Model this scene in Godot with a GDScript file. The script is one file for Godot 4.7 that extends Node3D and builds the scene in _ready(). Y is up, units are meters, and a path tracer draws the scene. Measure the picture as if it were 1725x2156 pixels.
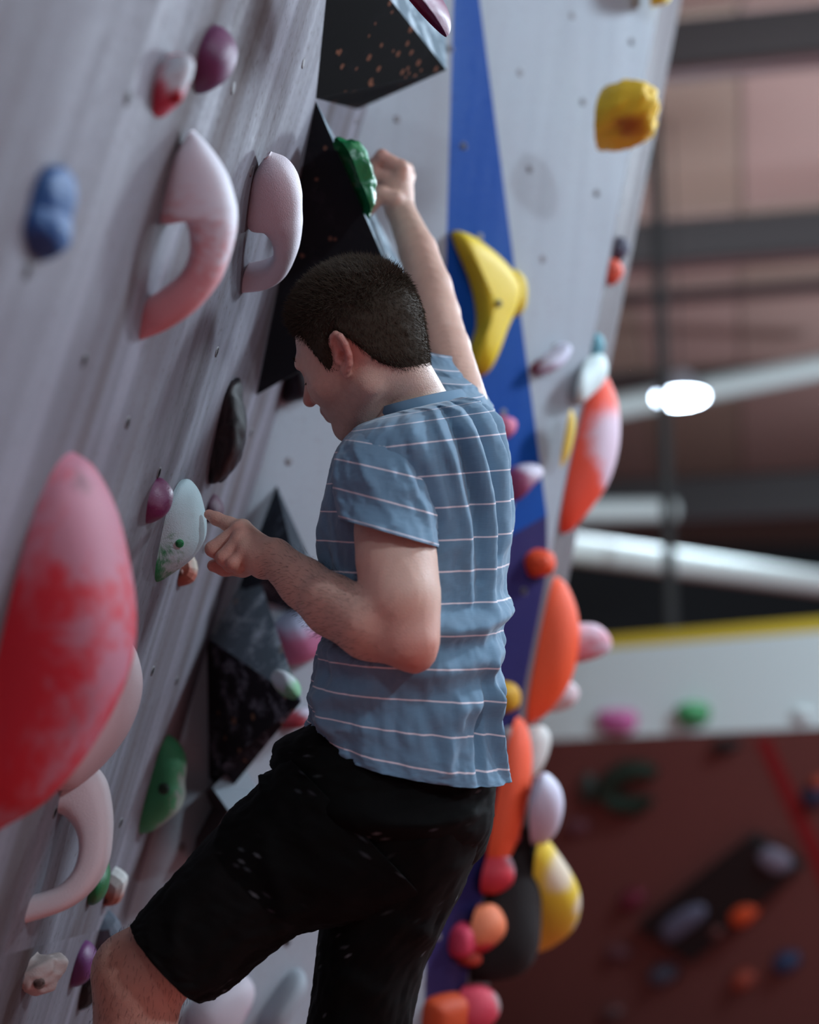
extends Node3D
# A climber reaching across an overhanging indoor bouldering wall. Metres, y up.

func _ready() -> void:
	rng.seed = 7
	noise.seed = 5
	noise.frequency = 1.0
	noise.fractal_octaves = 2
	make_view()
	make_hall()
	make_walls()
	make_volumes()
	make_holds()
	make_far_wall()
	make_climber()

# ---------- camera, air, light ----------
func make_view() -> void:
	var cam := Camera3D.new()
	cam.name = "camera"
	cam.fov = 36.0
	cam.near = 0.05
	cam.far = 80.0
	cam.position = Vector3(0, 1.4, 0)
	cam.rotation_degrees = Vector3(12, 0, 0)
	var lens := CameraAttributesPhysical.new()
	lens.frustum_focal_length = 36.932
	lens.exposure_aperture = 0.98
	lens.frustum_focus_distance = 2.33
	lens.exposure_multiplier = 1.0
	cam.attributes = lens
	add_child(cam)
	cam.fov = 36.0
	cam.current = true
	var e := Environment.new()
	e.background_mode = Environment.BG_COLOR
	e.background_color = Color(0.02, 0.022, 0.026)
	e.tonemap_mode = Environment.TONE_MAPPER_LINEAR
	e.tonemap_exposure = 1.0
	e.sdfgi_enabled = true
	e.ssao_enabled = true
	e.ssil_enabled = true
	var we := WorldEnvironment.new()
	we.name = "environment"
	we.environment = e
	add_child(we)

const LAMP_ENERGY := 13.5
var LAMP_COLOR := Color(0.86, 0.94, 1.0)

func pendant_lamp(at: Vector3, top: float, label: String, group := "") -> void:
	var t := thing("pendant_lamp", label, "lamp", at, group)
	put("housing", tube_mesh([Vector3(0, 0.015, 0), Vector3(0, 0.03, 0), Vector3(0, 0.1, 0), Vector3(0, 0.2, 0), Vector3(0, 0.22, 0)], [0.205, 0.21, 0.15, 0.08, 0.02], 28), paint("lamp_housing", Color(0.55, 0.57, 0.6), 0.4, 0.6), t)
	var glow := paint("lamp_glow", Color(0.9, 0.95, 1.0), 0.5)
	glow.emission_enabled = true
	glow.emission = Color(0.9, 0.97, 1.0)
	glow.emission_energy_multiplier = 6.0
	put("lamp_disc", tube_mesh([Vector3(0, 0.014, 0), Vector3(0, -0.012, 0), Vector3(0, -0.03, 0), Vector3(0, -0.036, 0)], [0.195, 0.19, 0.14, 0.01], 28), glow, t)
	put("cable", tube_mesh([Vector3(0, 0.21, 0), Vector3(0, top - at.y, 0)], [0.008, 0.008], 8), paint("cable", Color(0.1, 0.1, 0.11), 0.6), t)
	var l := OmniLight3D.new()
	l.name = "lamp_light"
	l.light_color = LAMP_COLOR
	l.light_energy = LAMP_ENERGY
	l.light_size = 0.25
	l.omni_range = 40.0
	l.omni_attenuation = 2.0
	l.shadow_enabled = true
	l.position = Vector3(0, -0.26, 0)
	t.add_child(l)

# ---------- the hall ----------
func slab(called: String, lo: Vector3, hi: Vector3, m: Material) -> MeshInstance3D:
	var o := structure(called, box_mesh(hi - lo, 0.0), m)
	o.position = (lo + hi) / 2.0
	return o

func make_hall() -> void:
	var mat_pad := paint("crash_mat", Color(0.55, 0.26, 0.22), 0.7)
	noise_relief(mat_pad, 0.03, 2.0, 0.3, 3)
	var beige := paint("roof_beige", Color(0.66, 0.56, 0.52), 0.75)
	var plaster := paint("hall_wall", Color(0.50, 0.47, 0.47), 0.85)
	var dark := paint("hall_dark", Color(0.12, 0.125, 0.135), 0.8)
	slab("floor", Vector3(-7, -0.3, -30), Vector3(13, 0, 8), mat_pad)
	slab("wall_left_hall", Vector3(-7.3, 0, -30), Vector3(-7, 7.4, 8), plaster)
	slab("wall_right", Vector3(13, 0, -30), Vector3(13.3, 7.4, 8), plaster)
	slab("wall_end", Vector3(-7.3, 0, -30.3), Vector3(13.3, 7.4, -30), dark)
	slab("wall_front", Vector3(-7.3, 0, 8), Vector3(13.3, 7.4, 8.3), plaster)
	var roof := slab("ceiling", Vector3(-7.3, 7.12, -30.3), Vector3(13.3, 7.4, 8.3), beige)
	var along := Vector3(0.9779, 0, 0.209)
	var deep := Vector3(-along.z, 0, along.x)     # away from the camera, square to the beams
	if deep.z > 0.0:
		deep = -deep
	var seam := paint("panel_seam", Color(0.42, 0.27, 0.25), 0.8)
	# roof sheets between the beams: [near line, far line]
	var rows := [[Vector3(1.9263, 7, -8.3142), Vector3(2.2322, 7, -9.8235)], [Vector3(2.2373, 7, -9.8486), Vector3(2.9522, 7, -13.3757)], [Vector3(2.9522, 7, -13.3757), Vector3(3.3264, 7, -15.2222)], [Vector3(3.3264, 7, -15.2222), Vector3(3.8845, 7, -17.9758)], [Vector3(3.8845, 7, -17.9758), Vector3(5.0251, 7, -23.6038)]]
	var shades := [Color(0.57, 0.455, 0.42), Color(0.55, 0.45, 0.40), Color(0.59, 0.465, 0.435)]
	for r in rows.size():
		var a: Vector3 = rows[r][0]
		var reach: float = (rows[r][1] - a).dot(deep)
		var wide := 0.62 + 0.16 * r
		for k in range(-5, 7):
			var p := put("roof_panel", box_mesh(Vector3(wide - 0.025, 0.05, reach - 0.03), 0.012), paint("roof_sheet_%d" % ((k + r * 2 + 12) % 3), shades[(k + r * 2 + 12) % 3], 0.75), roof)
			p.transform = Transform3D(Basis(along, Vector3.UP, -deep), a + along * ((k + 0.5) * wide + 0.02) + deep * reach / 2.0 + Vector3(0, 0.06, 0) - roof.position)
	var steel := paint("beam_steel", Color(0.22, 0.20, 0.20), 0.6, 0.2)
	var edge := paint("beam_flange", Color(0.26, 0.13, 0.13), 0.6)
	for b in [[Vector3(2.2322, 7, -9.8235), 0.43, "deep dark steel beam nearest under the roof"], [Vector3(2.9522, 7, -13.3757), 0.46, "deep grey steel beam behind the thin column"], [Vector3(3.3264, 7, -15.2222), 0.12, "slim purlin above the lamp"], [Vector3(3.8845, 7, -17.9758), 0.19, "steel purlin just behind the lamp"], [Vector3(5.0251, 7, -23.6038), 0.7, "deepest grey beam at the far end of the roof"]]:
		var t := thing("roof_beam", b[2], "beam", b[0])
		var dy: float = b[1]
		bar("web", along * -9.0 + Vector3(0, -dy / 2, 0) + deep * 0.06, along * 7.0 + Vector3(0, -dy / 2, 0) + deep * 0.06, 0.03, dy, steel, t)
		bar("flange", along * -9.0 + Vector3(0, -dy + 0.02, 0) + deep * 0.06, along * 7.0 + Vector3(0, -dy + 0.02, 0) + deep * 0.06, 0.16, 0.04, edge, t)
	var foot := Vector3(1.6752, 6.6, -10.0039)
	var post := thing("steel_column", "thin dark steel column in front of the roof beams", "column", Vector3(foot.x, 0, foot.z))
	bar("shaft", Vector3.ZERO, Vector3(0, foot.y, 0), 0.07, 0.07, paint("column_steel", Color(0.07, 0.062, 0.062), 0.95), post, Vector3.BACK)
	bar("base_plate", Vector3(-0.12, 0.01, 0), Vector3(0.12, 0.01, 0), 0.24, 0.02, steel, post)
	var white := paint("white_tube", Color(0.62, 0.64, 0.63), 0.7)
	var pipe := put("brace_tube", tube_mesh([Vector3(1.4297, 5.7693, -15.9399), Vector3(4.7336, 6.6532, -16.7744)], [0.13, 0.13], 16), white)
	tag(pipe, "pale brace tube rising to the right behind the lamp", "tube")
	pipe = put("brace_tube", tube_mesh([Vector3(0.7301, 3.3343, -10.0167), Vector3(3.634, 3.4973, -12.8446)], [0.1, 0.1], 16), white)
	tag(pipe, "pale brace tube falling to the right below the lamp", "tube")
	pipe = put("brace_tube", tube_mesh([Vector3(-6.9, 4.3098, -14.2), Vector3(2.8564, 4.9545, -16.6242)], [0.13, 0.12], 16), white)
	tag(pipe, "short pale tube end left of the column", "tube")
	pendant_lamp(Vector3(2.0633, 4.744, -11.5573), 7.1, "round bright pendant lamp on the right of the photo")
	for q in [Vector3(3.2, 4.4, -3.6), Vector3(4.8, 5.0, 2.2), Vector3(0.1, 4.9, 3.6), Vector3(3.2, 4.9, -7.6), Vector3(9.0, 4.9, -4.0), Vector3(8.5, 4.9, -10.0), Vector3(7.0, 4.9, -16.0)]:
		pendant_lamp(q, 7.1, "round pendant lamp further along the hall outside the photo", "pendant lamps outside the photo")

# ---------- climbing walls ----------
var wall_l := Wall.new(Vector3(-0.49, 1.4, -3.02), Vector3(0, 0, 1), Vector3(0.2589, 0.9659, 0), Vector3(0.9659, -0.2589, 0))
var wall_b := Wall.new(Vector3(-0.49, 1.4, -3.02), Vector3(0.7809, 0, -0.6247), Vector3(0.1031, 0.9863, 0.1289), Vector3(0.6161, -0.1651, 0.7702))
var wall_c := Wall.new(Vector3(0.1269, 1.1267, -3.5721), Vector3(0.2568, -0.0095, -0.9664), Vector3(0.2056, 0.9776, 0.0451), Vector3(0.9443, -0.2103, 0.253))
var wall_w := Wall.new(Vector3(1.505, 1.997, -8.563), Vector3(0.8139, 0, 0.581), Vector3(0, 1, 0), Vector3(-0.581, 0, 0.8139))
var wall_r := Wall.new(Vector3(1.505, 1.997, -8.563), Vector3(0.8139, 0, 0.581), Vector3(-0.2727, 0.8829, 0.3821), Vector3(-0.513, -0.4695, 0.7187))
var wall_v := Wall.new(Vector3(-0.0833, 2.4748, -2.5359), Vector3(0.2528, -0.2891, 0.9233), Vector3(-0.3941, 0.8408, 0.3711), Vector3(0.8836, 0.4577, -0.0986))
var wall_x := Wall.new(Vector3(-0.024, 2.8058, -2.4546), Vector3(0.626, -0.7596, 0.1764), Vector3(-0.3401, -0.0623, 0.9383), Vector3(0.7017, 0.6474, 0.2974))
var wall_g := Wall.new(Vector3(-0.1914, 1.6502, -2.7889), Vector3(-0.2779, 0.7201, -0.6358), Vector3(-0.8149, -0.5272, -0.241), Vector3(-0.5087, 0.4511, 0.7333))

# painted plywood: chalk streaks run down the fall line, scuffs and specks over them
func plywood(key: String, base: Color, pale: Color, worn: Color, streak: float, seed_n: int) -> StandardMaterial3D:
	var m := paint(key, Color.WHITE, 0.6)
	var im := Image.create(512, 1024, false, Image.FORMAT_RGB8)
	var rough := Image.create(512, 1024, false, Image.FORMAT_L8)
	var a := FastNoiseLite.new()
	a.seed = seed_n
	a.frequency = 1.0
	a.fractal_octaves = 3
	for y in 1024:
		for x in 512:
			var fx := x / 512.0
			var fy := y / 1024.0
			var s := a.get_noise_3d(fx * 9.0, fy * 1.2, 1.0) * 1.1 + a.get_noise_3d(fx * 45.0, fy * 3.5, 4.0) * 0.3
			var blot := a.get_noise_3d(fx * 4.0, fy * 5.0, 9.0)
			var fine := a.get_noise_3d(fx * 150.0, fy * 300.0, 2.0)
			var c := base.lerp(pale, clampf(s * streak + blot * 0.35 + 0.1, 0.0, 1.0))
			c = c.lerp(worn, clampf(-s * streak * 0.9 - blot * 0.2 - 0.08, 0.0, 0.75))
			c = c.lerp(worn, clampf((fine - 0.42) * 2.2, 0.0, 0.5))
			im.set_pixel(x, y, c)
			var r := clampf(0.66 - s * 0.2 + fine * 0.12, 0.4, 0.95)
			rough.set_pixel(x, y, Color(r, r, r))
	m.albedo_texture = tex(im)
	m.roughness = 1.0
	m.roughness_texture = tex(rough)
	m.heightmap_enabled = true
	m.heightmap_texture = m.roughness_texture
	m.heightmap_scale = 0.12
	m.metallic_specular = 0.25
	m.uv1_scale = Vector3(0.55, 0.28, 1.0)
	return m

func face(points: Array, w: Wall) -> ArrayMesh:
	var v := PackedVector3Array()
	var uv := PackedVector2Array()
	var flat := PackedVector2Array()
	for p in points:
		v.append(p)
		uv.append(Vector2((p - w.o).dot(w.u), -(p - w.o).dot(w.v)) + Vector2(3.35, 7.0))
		flat.append(Vector2((p - w.o).dot(w.u), (p - w.o).dot(w.v)))
	return build_mesh(v, Geometry2D.triangulate_polygon(flat), uv, PackedColorArray(), true, w.n)

func bolt_holes(w: Wall, parent: Node3D, spots: Array) -> void:
	var ring := paint("bolt_hole_rim", Color(0.46, 0.45, 0.46), 0.6, 0.0)
	var pit := paint("bolt_hole_pit", Color(0.16, 0.14, 0.14), 0.9)
	var lip := tube_mesh([Vector3(0, -0.002, 0), Vector3(0, 0.0012, 0), Vector3(0, 0.0012, 0), Vector3(0, 0.0002, 0)], [0.0085, 0.0085, 0.0066, 0.0062], 12, false)
	var inner := tube_mesh([Vector3(0, -0.002, 0), Vector3(0, 0.0004, 0), Vector3(0, 0.0004, 0)], [0.0064, 0.0064, 0.0005], 10)
	for s in spots:
		var o := put("bolt_hole", lip, ring, parent)
		o.transform = Transform3D(Basis(w.u, w.n, w.v), w.at(s.x, s.y) - parent.position)
		put("pit", inner, pit, o)

func make_walls() -> void:
	var grey := plywood("ply_left", Color(0.43, 0.42, 0.45), Color(0.555, 0.555, 0.595), Color(0.31, 0.265, 0.255), 1.0, 11)
	var left := structure("wall_left", face([Vector3(-0.8652, 0, -3.02), Vector3(-0.8652, 0, 1.58), Vector3(0.3676, 4.6, 1.58), Vector3(0.3676, 4.6, -3.02)], wall_l), grey)
	put("backing", solid_mesh([Vector3(-0.8671, 0.0005, -3.02), Vector3(-0.8671, 0.0005, 1.58), Vector3(0.3657, 4.6005, 1.58), Vector3(0.3657, 4.6005, -3.02), Vector3(-1.0584, 0.0518, -3.02), Vector3(-1.0584, 0.0518, 1.58), Vector3(0.1744, 4.6518, 1.58), Vector3(0.1744, 4.6518, -3.02)], [[0, 1, 2, 3], [4, 5, 6, 7], [0, 1, 5, 4], [1, 2, 6, 5], [2, 3, 7, 6], [3, 0, 4, 7]]), paint("ply_edge", Color(0.45, 0.38, 0.32), 0.8), left)
	var spots := []
	for j in range(-4, 8):
		for i in 9:
			spots.append(Vector2(0.09 + i * 0.26 + (0.13 if j % 2 else 0.0) + rng.randf_range(-0.01, 0.01), j * 0.24 + 0.05 + rng.randf_range(-0.01, 0.01)))
	bolt_holes(wall_l, left, spots)
	var back := structure("wall_back", face([Vector3(-0.8652, 0, -3.02), Vector3(-0.1101, 0, -3.6241), Vector3(0.0182, 0.6099, -3.596), Vector3(0.1055, 3.5426, -3.037), Vector3(0.3676, 4.6, -3.02)], wall_b), plywood("ply_back", Color(0.605, 0.63, 0.66), Color(0.67, 0.70, 0.735), Color(0.53, 0.51, 0.52), 0.3, 23))
	put("painted_panel", face([Vector3(0.3124, 2.1371, -3.5039), Vector3(0.3139, 2.0154, -3.5311), Vector3(0.8576, 4.6, -3.412), Vector3(0.3676, 4.6, -3.02), Vector3(0.1055, 3.5426, -3.037)], wall_b), mats["ply_back"], back)
	var blue := put("painted_stripe", face([Vector3(0.0586, 1.9666, -3.3374), Vector3(0.3124, 2.1371, -3.5039), Vector3(0.1055, 3.5426, -3.037)], wall_b), plywood("ply_blue", Color(0.0, 0.235, 0.54), Color(0.12, 0.33, 0.61), Color(0.0, 0.18, 0.45), 0.25, 37), back)
	blue.set_meta("label", "tapering blue painted stripe")
	var indigo := put("painted_stripe", face([Vector3(0.0182, 0.6099, -3.596), Vector3(0.3139, 2.0154, -3.5311), Vector3(0.3124, 2.1371, -3.5039), Vector3(0.0586, 1.9666, -3.3374)], wall_b), plywood("ply_indigo", Color(0.15, 0.13, 0.33), Color(0.36, 0.28, 0.40), Color(0.10, 0.09, 0.24), 0.45, 41), back)
	indigo.set_meta("label", "dark indigo painted lower stripe")
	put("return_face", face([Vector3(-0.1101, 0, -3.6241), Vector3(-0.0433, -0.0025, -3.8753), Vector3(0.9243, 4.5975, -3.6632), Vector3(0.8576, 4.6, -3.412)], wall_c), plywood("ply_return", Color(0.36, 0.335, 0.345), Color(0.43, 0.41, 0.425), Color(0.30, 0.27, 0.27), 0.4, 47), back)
	put("backing", solid_mesh([Vector3(-0.8677, 0.0007, -3.0231), Vector3(-0.1163, 0.0015, -3.6282), Vector3(-0.0471, -0.0016, -3.8764), Vector3(-1.0808, 0.0578, -3.2896), Vector3(0.3651, 4.6007, -3.0231), Vector3(0.8513, 4.6015, -3.4161), Vector3(0.9206, 4.5984, -3.6642), Vector3(0.152, 4.6578, -3.2896)], [[0, 1, 5, 4], [1, 2, 6, 5], [2, 3, 7, 6], [3, 0, 4, 7], [0, 1, 2, 3], [4, 5, 6, 7]]), mats["ply_edge"], back)
	spots = [Vector2(-0.0314, -0.9579), Vector2(0.1718, -0.9569), Vector2(0.3653, -0.952), Vector2(0.5823, -0.944), Vector2(-0.0816, -0.7656), Vector2(0.1139, -0.7645), Vector2(0.3066, -0.7679), Vector2(0.5074, -0.7515), Vector2(0.7197, -0.7539), Vector2(0.0584, -0.5761), Vector2(0.2485, -0.5675), Vector2(0.457, -0.5629), Vector2(0.66, -0.5783), Vector2(-0.0063, -0.3766), Vector2(0.1917, -0.3864), Vector2(0.391, -0.3882), Vector2(0.6003, -0.3727), Vector2(0.1317, -0.194), Vector2(0.339, -0.1886), Vector2(0.5384, -0.183), Vector2(0.731, -0.1917), Vector2(0.072, -0.0014), Vector2(0.2632, -0.0039), Vector2(0.4763, -0.0091), Vector2(0.6609, 0.0025), Vector2(0.2048, 0.1907), Vector2(0.4086, 0.1869), Vector2(0.6192, 0.1839), Vector2(0.8075, 0.1841), Vector2(0.1511, 0.3755), Vector2(0.3455, 0.3849), Vector2(0.5448, 0.3812), Vector2(0.7565, 0.372), Vector2(0.2789, 0.5646), Vector2(0.493, 0.5723), Vector2(0.6824, 0.5666), Vector2(0.8812, 0.5692), Vector2(0.2177, 0.7639), Vector2(0.4348, 0.7691), Vector2(0.6316, 0.7692), Vector2(0.8172, 0.7558), Vector2(0.3754, 0.9555), Vector2(0.5643, 0.9589), Vector2(0.7685, 0.9564), Vector2(0.3012, 1.1338), Vector2(0.5042, 1.1327), Vector2(0.7029, 1.1492), Vector2(0.9019, 1.1302), Vector2(0.4354, 1.3234), Vector2(0.6502, 1.3273), Vector2(0.8403, 1.3219), Vector2(0.3934, 1.5185), Vector2(0.5779, 1.5112), Vector2(0.7748, 1.5134), Vector2(0.9873, 1.513), Vector2(0.5138, 1.7098), Vector2(0.7179, 1.72), Vector2(0.9154, 1.7106), Vector2(0.4676, 1.8982), Vector2(0.6719, 1.8996), Vector2(0.857, 1.8982), Vector2(1.0529, 1.8984), Vector2(0.5963, 2.0978), Vector2(0.808, 2.09), Vector2(0.992, 2.0851)]
	bolt_holes(wall_b, back, spots)

# worn black paint: rubbed-through dots of plywood
func speckled(key: String, base: Color, dot: Color, dust: Color, dusty: float, count: int, seed_n: int) -> StandardMaterial3D:
	var m := paint(key, Color.WHITE, 0.65)
	var im := Image.create(512, 512, false, Image.FORMAT_RGB8)
	var a := FastNoiseLite.new()
	a.seed = seed_n
	a.frequency = 1.0
	a.fractal_octaves = 4
	for y in 512:
		for x in 512:
			var k := a.get_noise_2d(x / 60.0, y / 60.0) + 0.35 * a.get_noise_2d(x / 9.0 + 50.0, y / 9.0)
			im.set_pixel(x, y, base.lerp(dust, clampf((k + dusty - 0.4) * 1.6, 0.0, 0.95)))
	var g := RandomNumberGenerator.new()
	g.seed = seed_n
	for i in count:
		var at := Vector2(g.randf_range(8, 500), g.randf_range(8, 500))
		if i % 3:
			at = Vector2(fposmod(g.randfn(260, 90), 500), fposmod(g.randfn(250, 90), 500))
		var r := g.randf_range(2.0, 6.0)
		for y in range(-6, 7):
			for x in range(-6, 7):
				if Vector2(x, y * g.randf_range(0.8, 1.2)).length() < r:
					var q := Vector2i(clampi(int(at.x) + x, 0, 511), clampi(int(at.y) + y, 0, 511))
					im.set_pixelv(q, im.get_pixelv(q).lerp(dot, 0.7))
	m.albedo_texture = tex(im)
	m.uv1_scale = Vector3(1.6, 1.6, 1)
	m.metallic_specular = 0.2
	m.roughness = 0.85
	return m

func volume(label: String, points: Array, faces: Array, m: Material) -> Node3D:
	var at := Vector3.ZERO
	for p in points:
		at += p
	at /= points.size()
	var local := []
	for p in points:
		local.append(p - at)
	var o := put("wall_volume", solid_mesh(local, faces), m)
	o.position = at
	tag(o, label, "volume")
	return o

func make_volumes() -> void:
	var black := speckled("worn_black", Color(0.045, 0.04, 0.047), Color(0.56, 0.36, 0.27), Color(0.075, 0.07, 0.08), 0.15, 130, 3)
	var scuffed := speckled("scuffed_black", Color(0.145, 0.145, 0.16), Color(0.62, 0.42, 0.34), Color(0.19, 0.18, 0.20), 0.2, 150, 29)
	var chalky := speckled("chalky_grey", Color(0.42, 0.48, 0.52), Color(0.66, 0.60, 0.56), Color(0.74, 0.80, 0.84), 0.5, 60, 8)
	var dusty := speckled("dusty_black", Color(0.17, 0.16, 0.18), Color(0.68, 0.48, 0.36), Color(0.52, 0.52, 0.57), 0.45, 130, 17)
	var slate := speckled("slate", Color(0.20, 0.22, 0.25), Color(0.4, 0.34, 0.3), Color(0.42, 0.46, 0.5), 0.15, 40, 12)
	var a: Array = [Vector3(-0.1179, 2.7886, -2.1957), Vector3(-0.1585, 2.6371, -2.4587), Vector3(-0.1554, 2.8495, -2.9769), Vector3(0.071, 3.3118, -3.0589), Vector3(0.0698, 2.823, -2.7134)]
	var v := volume("black speckled pyramid volume at the top of the photo", a, [[0, 1, 4], [1, 2, 4], [2, 3, 4], [0, 1, 2, 3]], black)
	put("chalky_face", solid_mesh([a[3] - v.position, a[0] - v.position, a[4] - v.position, (a[3] + a[0] + a[4]) / 3.0 - v.position + Vector3(-0.01, -0.02, -0.01)], [[0, 1, 2], [0, 1, 3], [1, 2, 3], [0, 2, 3]]), chalky, v)
	a = [Vector3(-0.1588, 2.6358, -2.4648), Vector3(-0.2763, 2.1973, -2.7371), Vector3(0.0238, 2.5304, -3.1886), Vector3(-0.0078, 2.3138, -2.607)]
	v = volume("long black speckled volume behind the climber's head", a, [[0, 1, 3], [1, 2, 3], [0, 1, 2]], scuffed)
	put("side_face", solid_mesh([a[0] - v.position, a[2] - v.position, a[3] - v.position, (a[0] + a[2] + a[3]) / 3.0 - v.position + Vector3(-0.02, -0.01, -0.0)], [[0, 1, 2], [0, 1, 3], [1, 2, 3], [0, 2, 3]]), chalky, v)
	a = [Vector3(-0.3057, 1.9463, -3.0503), Vector3(-0.3852, 1.7909, -3.0099), Vector3(-0.4681, 1.4817, -3.1936), Vector3(-0.3546, 1.5004, -3.1068), Vector3(-0.1914, 1.6502, -2.7889)]
	v = volume("big dark volume with a chalk-grey top under the forearm", a, [[1, 2, 4], [2, 3, 4], [0, 3, 4], [0, 1, 2, 3]], dusty)
	var face_top := put("chalky_face", solid_mesh([a[0] - v.position, a[1] - v.position, a[4] - v.position, (a[0] + a[1] + a[4]) / 3.0 - v.position - Vector3(0, 0.02, 0)], [[0, 1, 2], [0, 1, 3], [1, 2, 3], [0, 2, 3]]), chalky, v)
	face_top.set_meta("label", "chalk-grey upper face with bolt holes")
	volume("slate triangular volume behind the pointing hand", [Vector3(-0.2637, 2.1024, -3.0505), Vector3(-0.3375, 1.883, -3.0384), Vector3(-0.1462, 1.8496, -3.1987), Vector3(-0.2167, 1.9229, -2.9456)], [[0, 1, 3], [1, 2, 3], [0, 2, 3], [0, 1, 2]], slate)
	a = [Vector3(-0.4658, 1.4903, -3.339), Vector3(-0.3694, 1.5089, -2.9927), Vector3(-0.3326, 1.4643, -2.9511), Vector3(-0.3833, 1.3857, -2.9678), Vector3(-0.5077, 1.334, -3.4411), Vector3(-0.3316, 1.5663, -3.1111), Vector3(-0.2971, 1.511, -3.1505), Vector3(-0.3359, 1.3848, -3.1465)]
	v = volume("maroon volume with a grey side above the raised thigh", a, [[0, 1, 2, 3, 4], [2, 6, 7, 3], [3, 7, 4], [0, 1, 5], [0, 5, 6, 7, 4]], paint("maroon", Color(0.20, 0.085, 0.10), 0.7))
	put("grey_face", solid_mesh([a[1] - v.position, a[5] - v.position, a[6] - v.position, a[2] - v.position, (a[1] + a[6]) / 2.0 - v.position + Vector3(-0.03, -0.03, 0)], [[0, 1, 2, 3], [0, 1, 4], [1, 2, 4], [2, 3, 4], [3, 0, 4]]), paint("grey_side", Color(0.40, 0.43, 0.46), 0.7), v)

func make_holds() -> void:
	ridge_hold("blurred blue two-lobed hold high at the far left", wall_l, Vector2(1.6426, 0.551), Vector2(1.6645, 0.6334), [Vector2(0.0853, 0), Vector2(0.0857, 0.0146), Vector2(0.0708, 0.0229), Vector2(0.0531, 0.0236), Vector2(0.0448, 0.0229), Vector2(0.036, 0.027), Vector2(0.0177, 0.026), Vector2(0.0021, 0.0101), Vector2(0, 0)], 0.05, {"c": Color(0.047, 0.282, 0.518), "bump": 0.12, "gloss": 0.55})
	ridge_hold("small pink hold with a chalk-white top beside purple hold", wall_l, Vector2(1.3943, 0.8284), Vector2(1.4502, 0.8633), [Vector2(0.0659, 0), Vector2(0.0732, 0.0186), Vector2(0.0692, 0.0337), Vector2(0.0509, 0.0355), Vector2(0.0275, 0.0266), Vector2(0.0052, 0.0098), Vector2(0, 0)], 0.035, {"c": Color(0.769, 0.243, 0.345), "chalk": [[1.05, 0.03, 0.01, 0.036]], "chalk_c": Color(0.74, 0.76, 0.79), "socket": Color(0.7, 0.1, 0.16), "bump": 0.1, "bolts": [[0.6515, 0.0239, 0.028, 0.006, Vector3(0.1169, 0.5067, 0.8541)]]})
	ridge_hold("large dark purple half-dome hold near the top edge", wall_l, Vector2(1.2587, 0.9252), Vector2(1.3149, 0.984), [Vector2(0.0813, 0), Vector2(0.0788, 0.0156), Vector2(0.0645, 0.0321), Vector2(0.046, 0.037), Vector2(0.0256, 0.032), Vector2(0.008, 0.0158), Vector2(0, 0)], 0.045, {"c": Color(0.384, 0.173, 0.337), "flat": false, "power": 0.6, "gloss": 0.5})
	handle_hold("large blurred white jug handle with pink lower tip", wall_l, Vector2(1.1868, 0.635), Vector2(1.2858, 0.8447), [Vector2(0.2402, 0.0065), Vector2(0.2096, -0.0036), Vector2(0.1733, -0.0079), Vector2(0.1417, -0.0079), Vector2(0.1351, 0.0053), Vector2(0.1482, 0.021), Vector2(0.1318, 0.0339), Vector2(0.1069, 0.0386), Vector2(0.0822, 0.033), Vector2(0.0595, 0.015), Vector2(0.0339, -0.0069), Vector2(-0.0058, -0.0109)], [Vector2(0.2494, 0.0122), Vector2(0.2338, 0.0359), Vector2(0.2094, 0.0611), Vector2(0.18, 0.078), Vector2(0.1679, 0.0824), Vector2(0.1581, 0.0845), Vector2(0.1419, 0.0863), Vector2(0.1144, 0.0851), Vector2(0.0801, 0.0782), Vector2(0.0414, 0.0577), Vector2(0.0101, 0.0281), Vector2(-0.0117, -0.0037)], [0.008, 0.026, 0.033, 0.036, 0.035, 0.034, 0.031, 0.029, 0.027, 0.025, 0.02, 0.006], {"c": Color(0.886, 0.886, 0.925), "chalk": [[-0.05, 0.0, 0, 0.2]], "chalk_c": Color(0.84, 0.60, 0.62), "ragged": 0.35})
	handle_hold("crisp white jug handle just above the climber's head", wall_l, Vector2(0.6689, 0.8955), Vector2(0.8486, 1.0186), [Vector2(0.2373, 0.0115), Vector2(0.2042, -0.0018), Vector2(0.1665, -0.0054), Vector2(0.13, -0.0078), Vector2(0.1135, 0.001), Vector2(0.1168, 0.0211), Vector2(0.1019, 0.0359), Vector2(0.0787, 0.0411), Vector2(0.0575, 0.0331), Vector2(0.0438, 0.0143), Vector2(0.0314, -0.0117)], [Vector2(0.2458, 0.0187), Vector2(0.2366, 0.0435), Vector2(0.2169, 0.0606), Vector2(0.19, 0.0707), Vector2(0.1681, 0.0737), Vector2(0.1507, 0.0754), Vector2(0.1273, 0.0778), Vector2(0.0856, 0.0761), Vector2(0.0405, 0.0637), Vector2(0.0095, 0.0373), Vector2(-0.0103, -0.0031)], [0.008, 0.024, 0.031, 0.033, 0.032, 0.031, 0.029, 0.027, 0.025, 0.023, 0.022], {"c": Color(0.886, 0.855, 0.886), "gloss": 0.6})
	ridge_hold("long black hold on the wall edge before the climber's chin", wall_l, Vector2(0.4604, 0.6186), Vector2(0.5386, 0.7785), [Vector2(0.178, 0), Vector2(0.1735, 0.0139), Vector2(0.133, 0.0275), Vector2(0.0991, 0.0389), Vector2(0.0586, 0.0418), Vector2(0.0222, 0.0332), Vector2(0.001, 0.0163), Vector2(0, 0)], 0.05, {"c": Color(0.086, 0.078, 0.094), "bump": 0.08, "gloss": 0.5, "power": 0.5})
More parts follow.
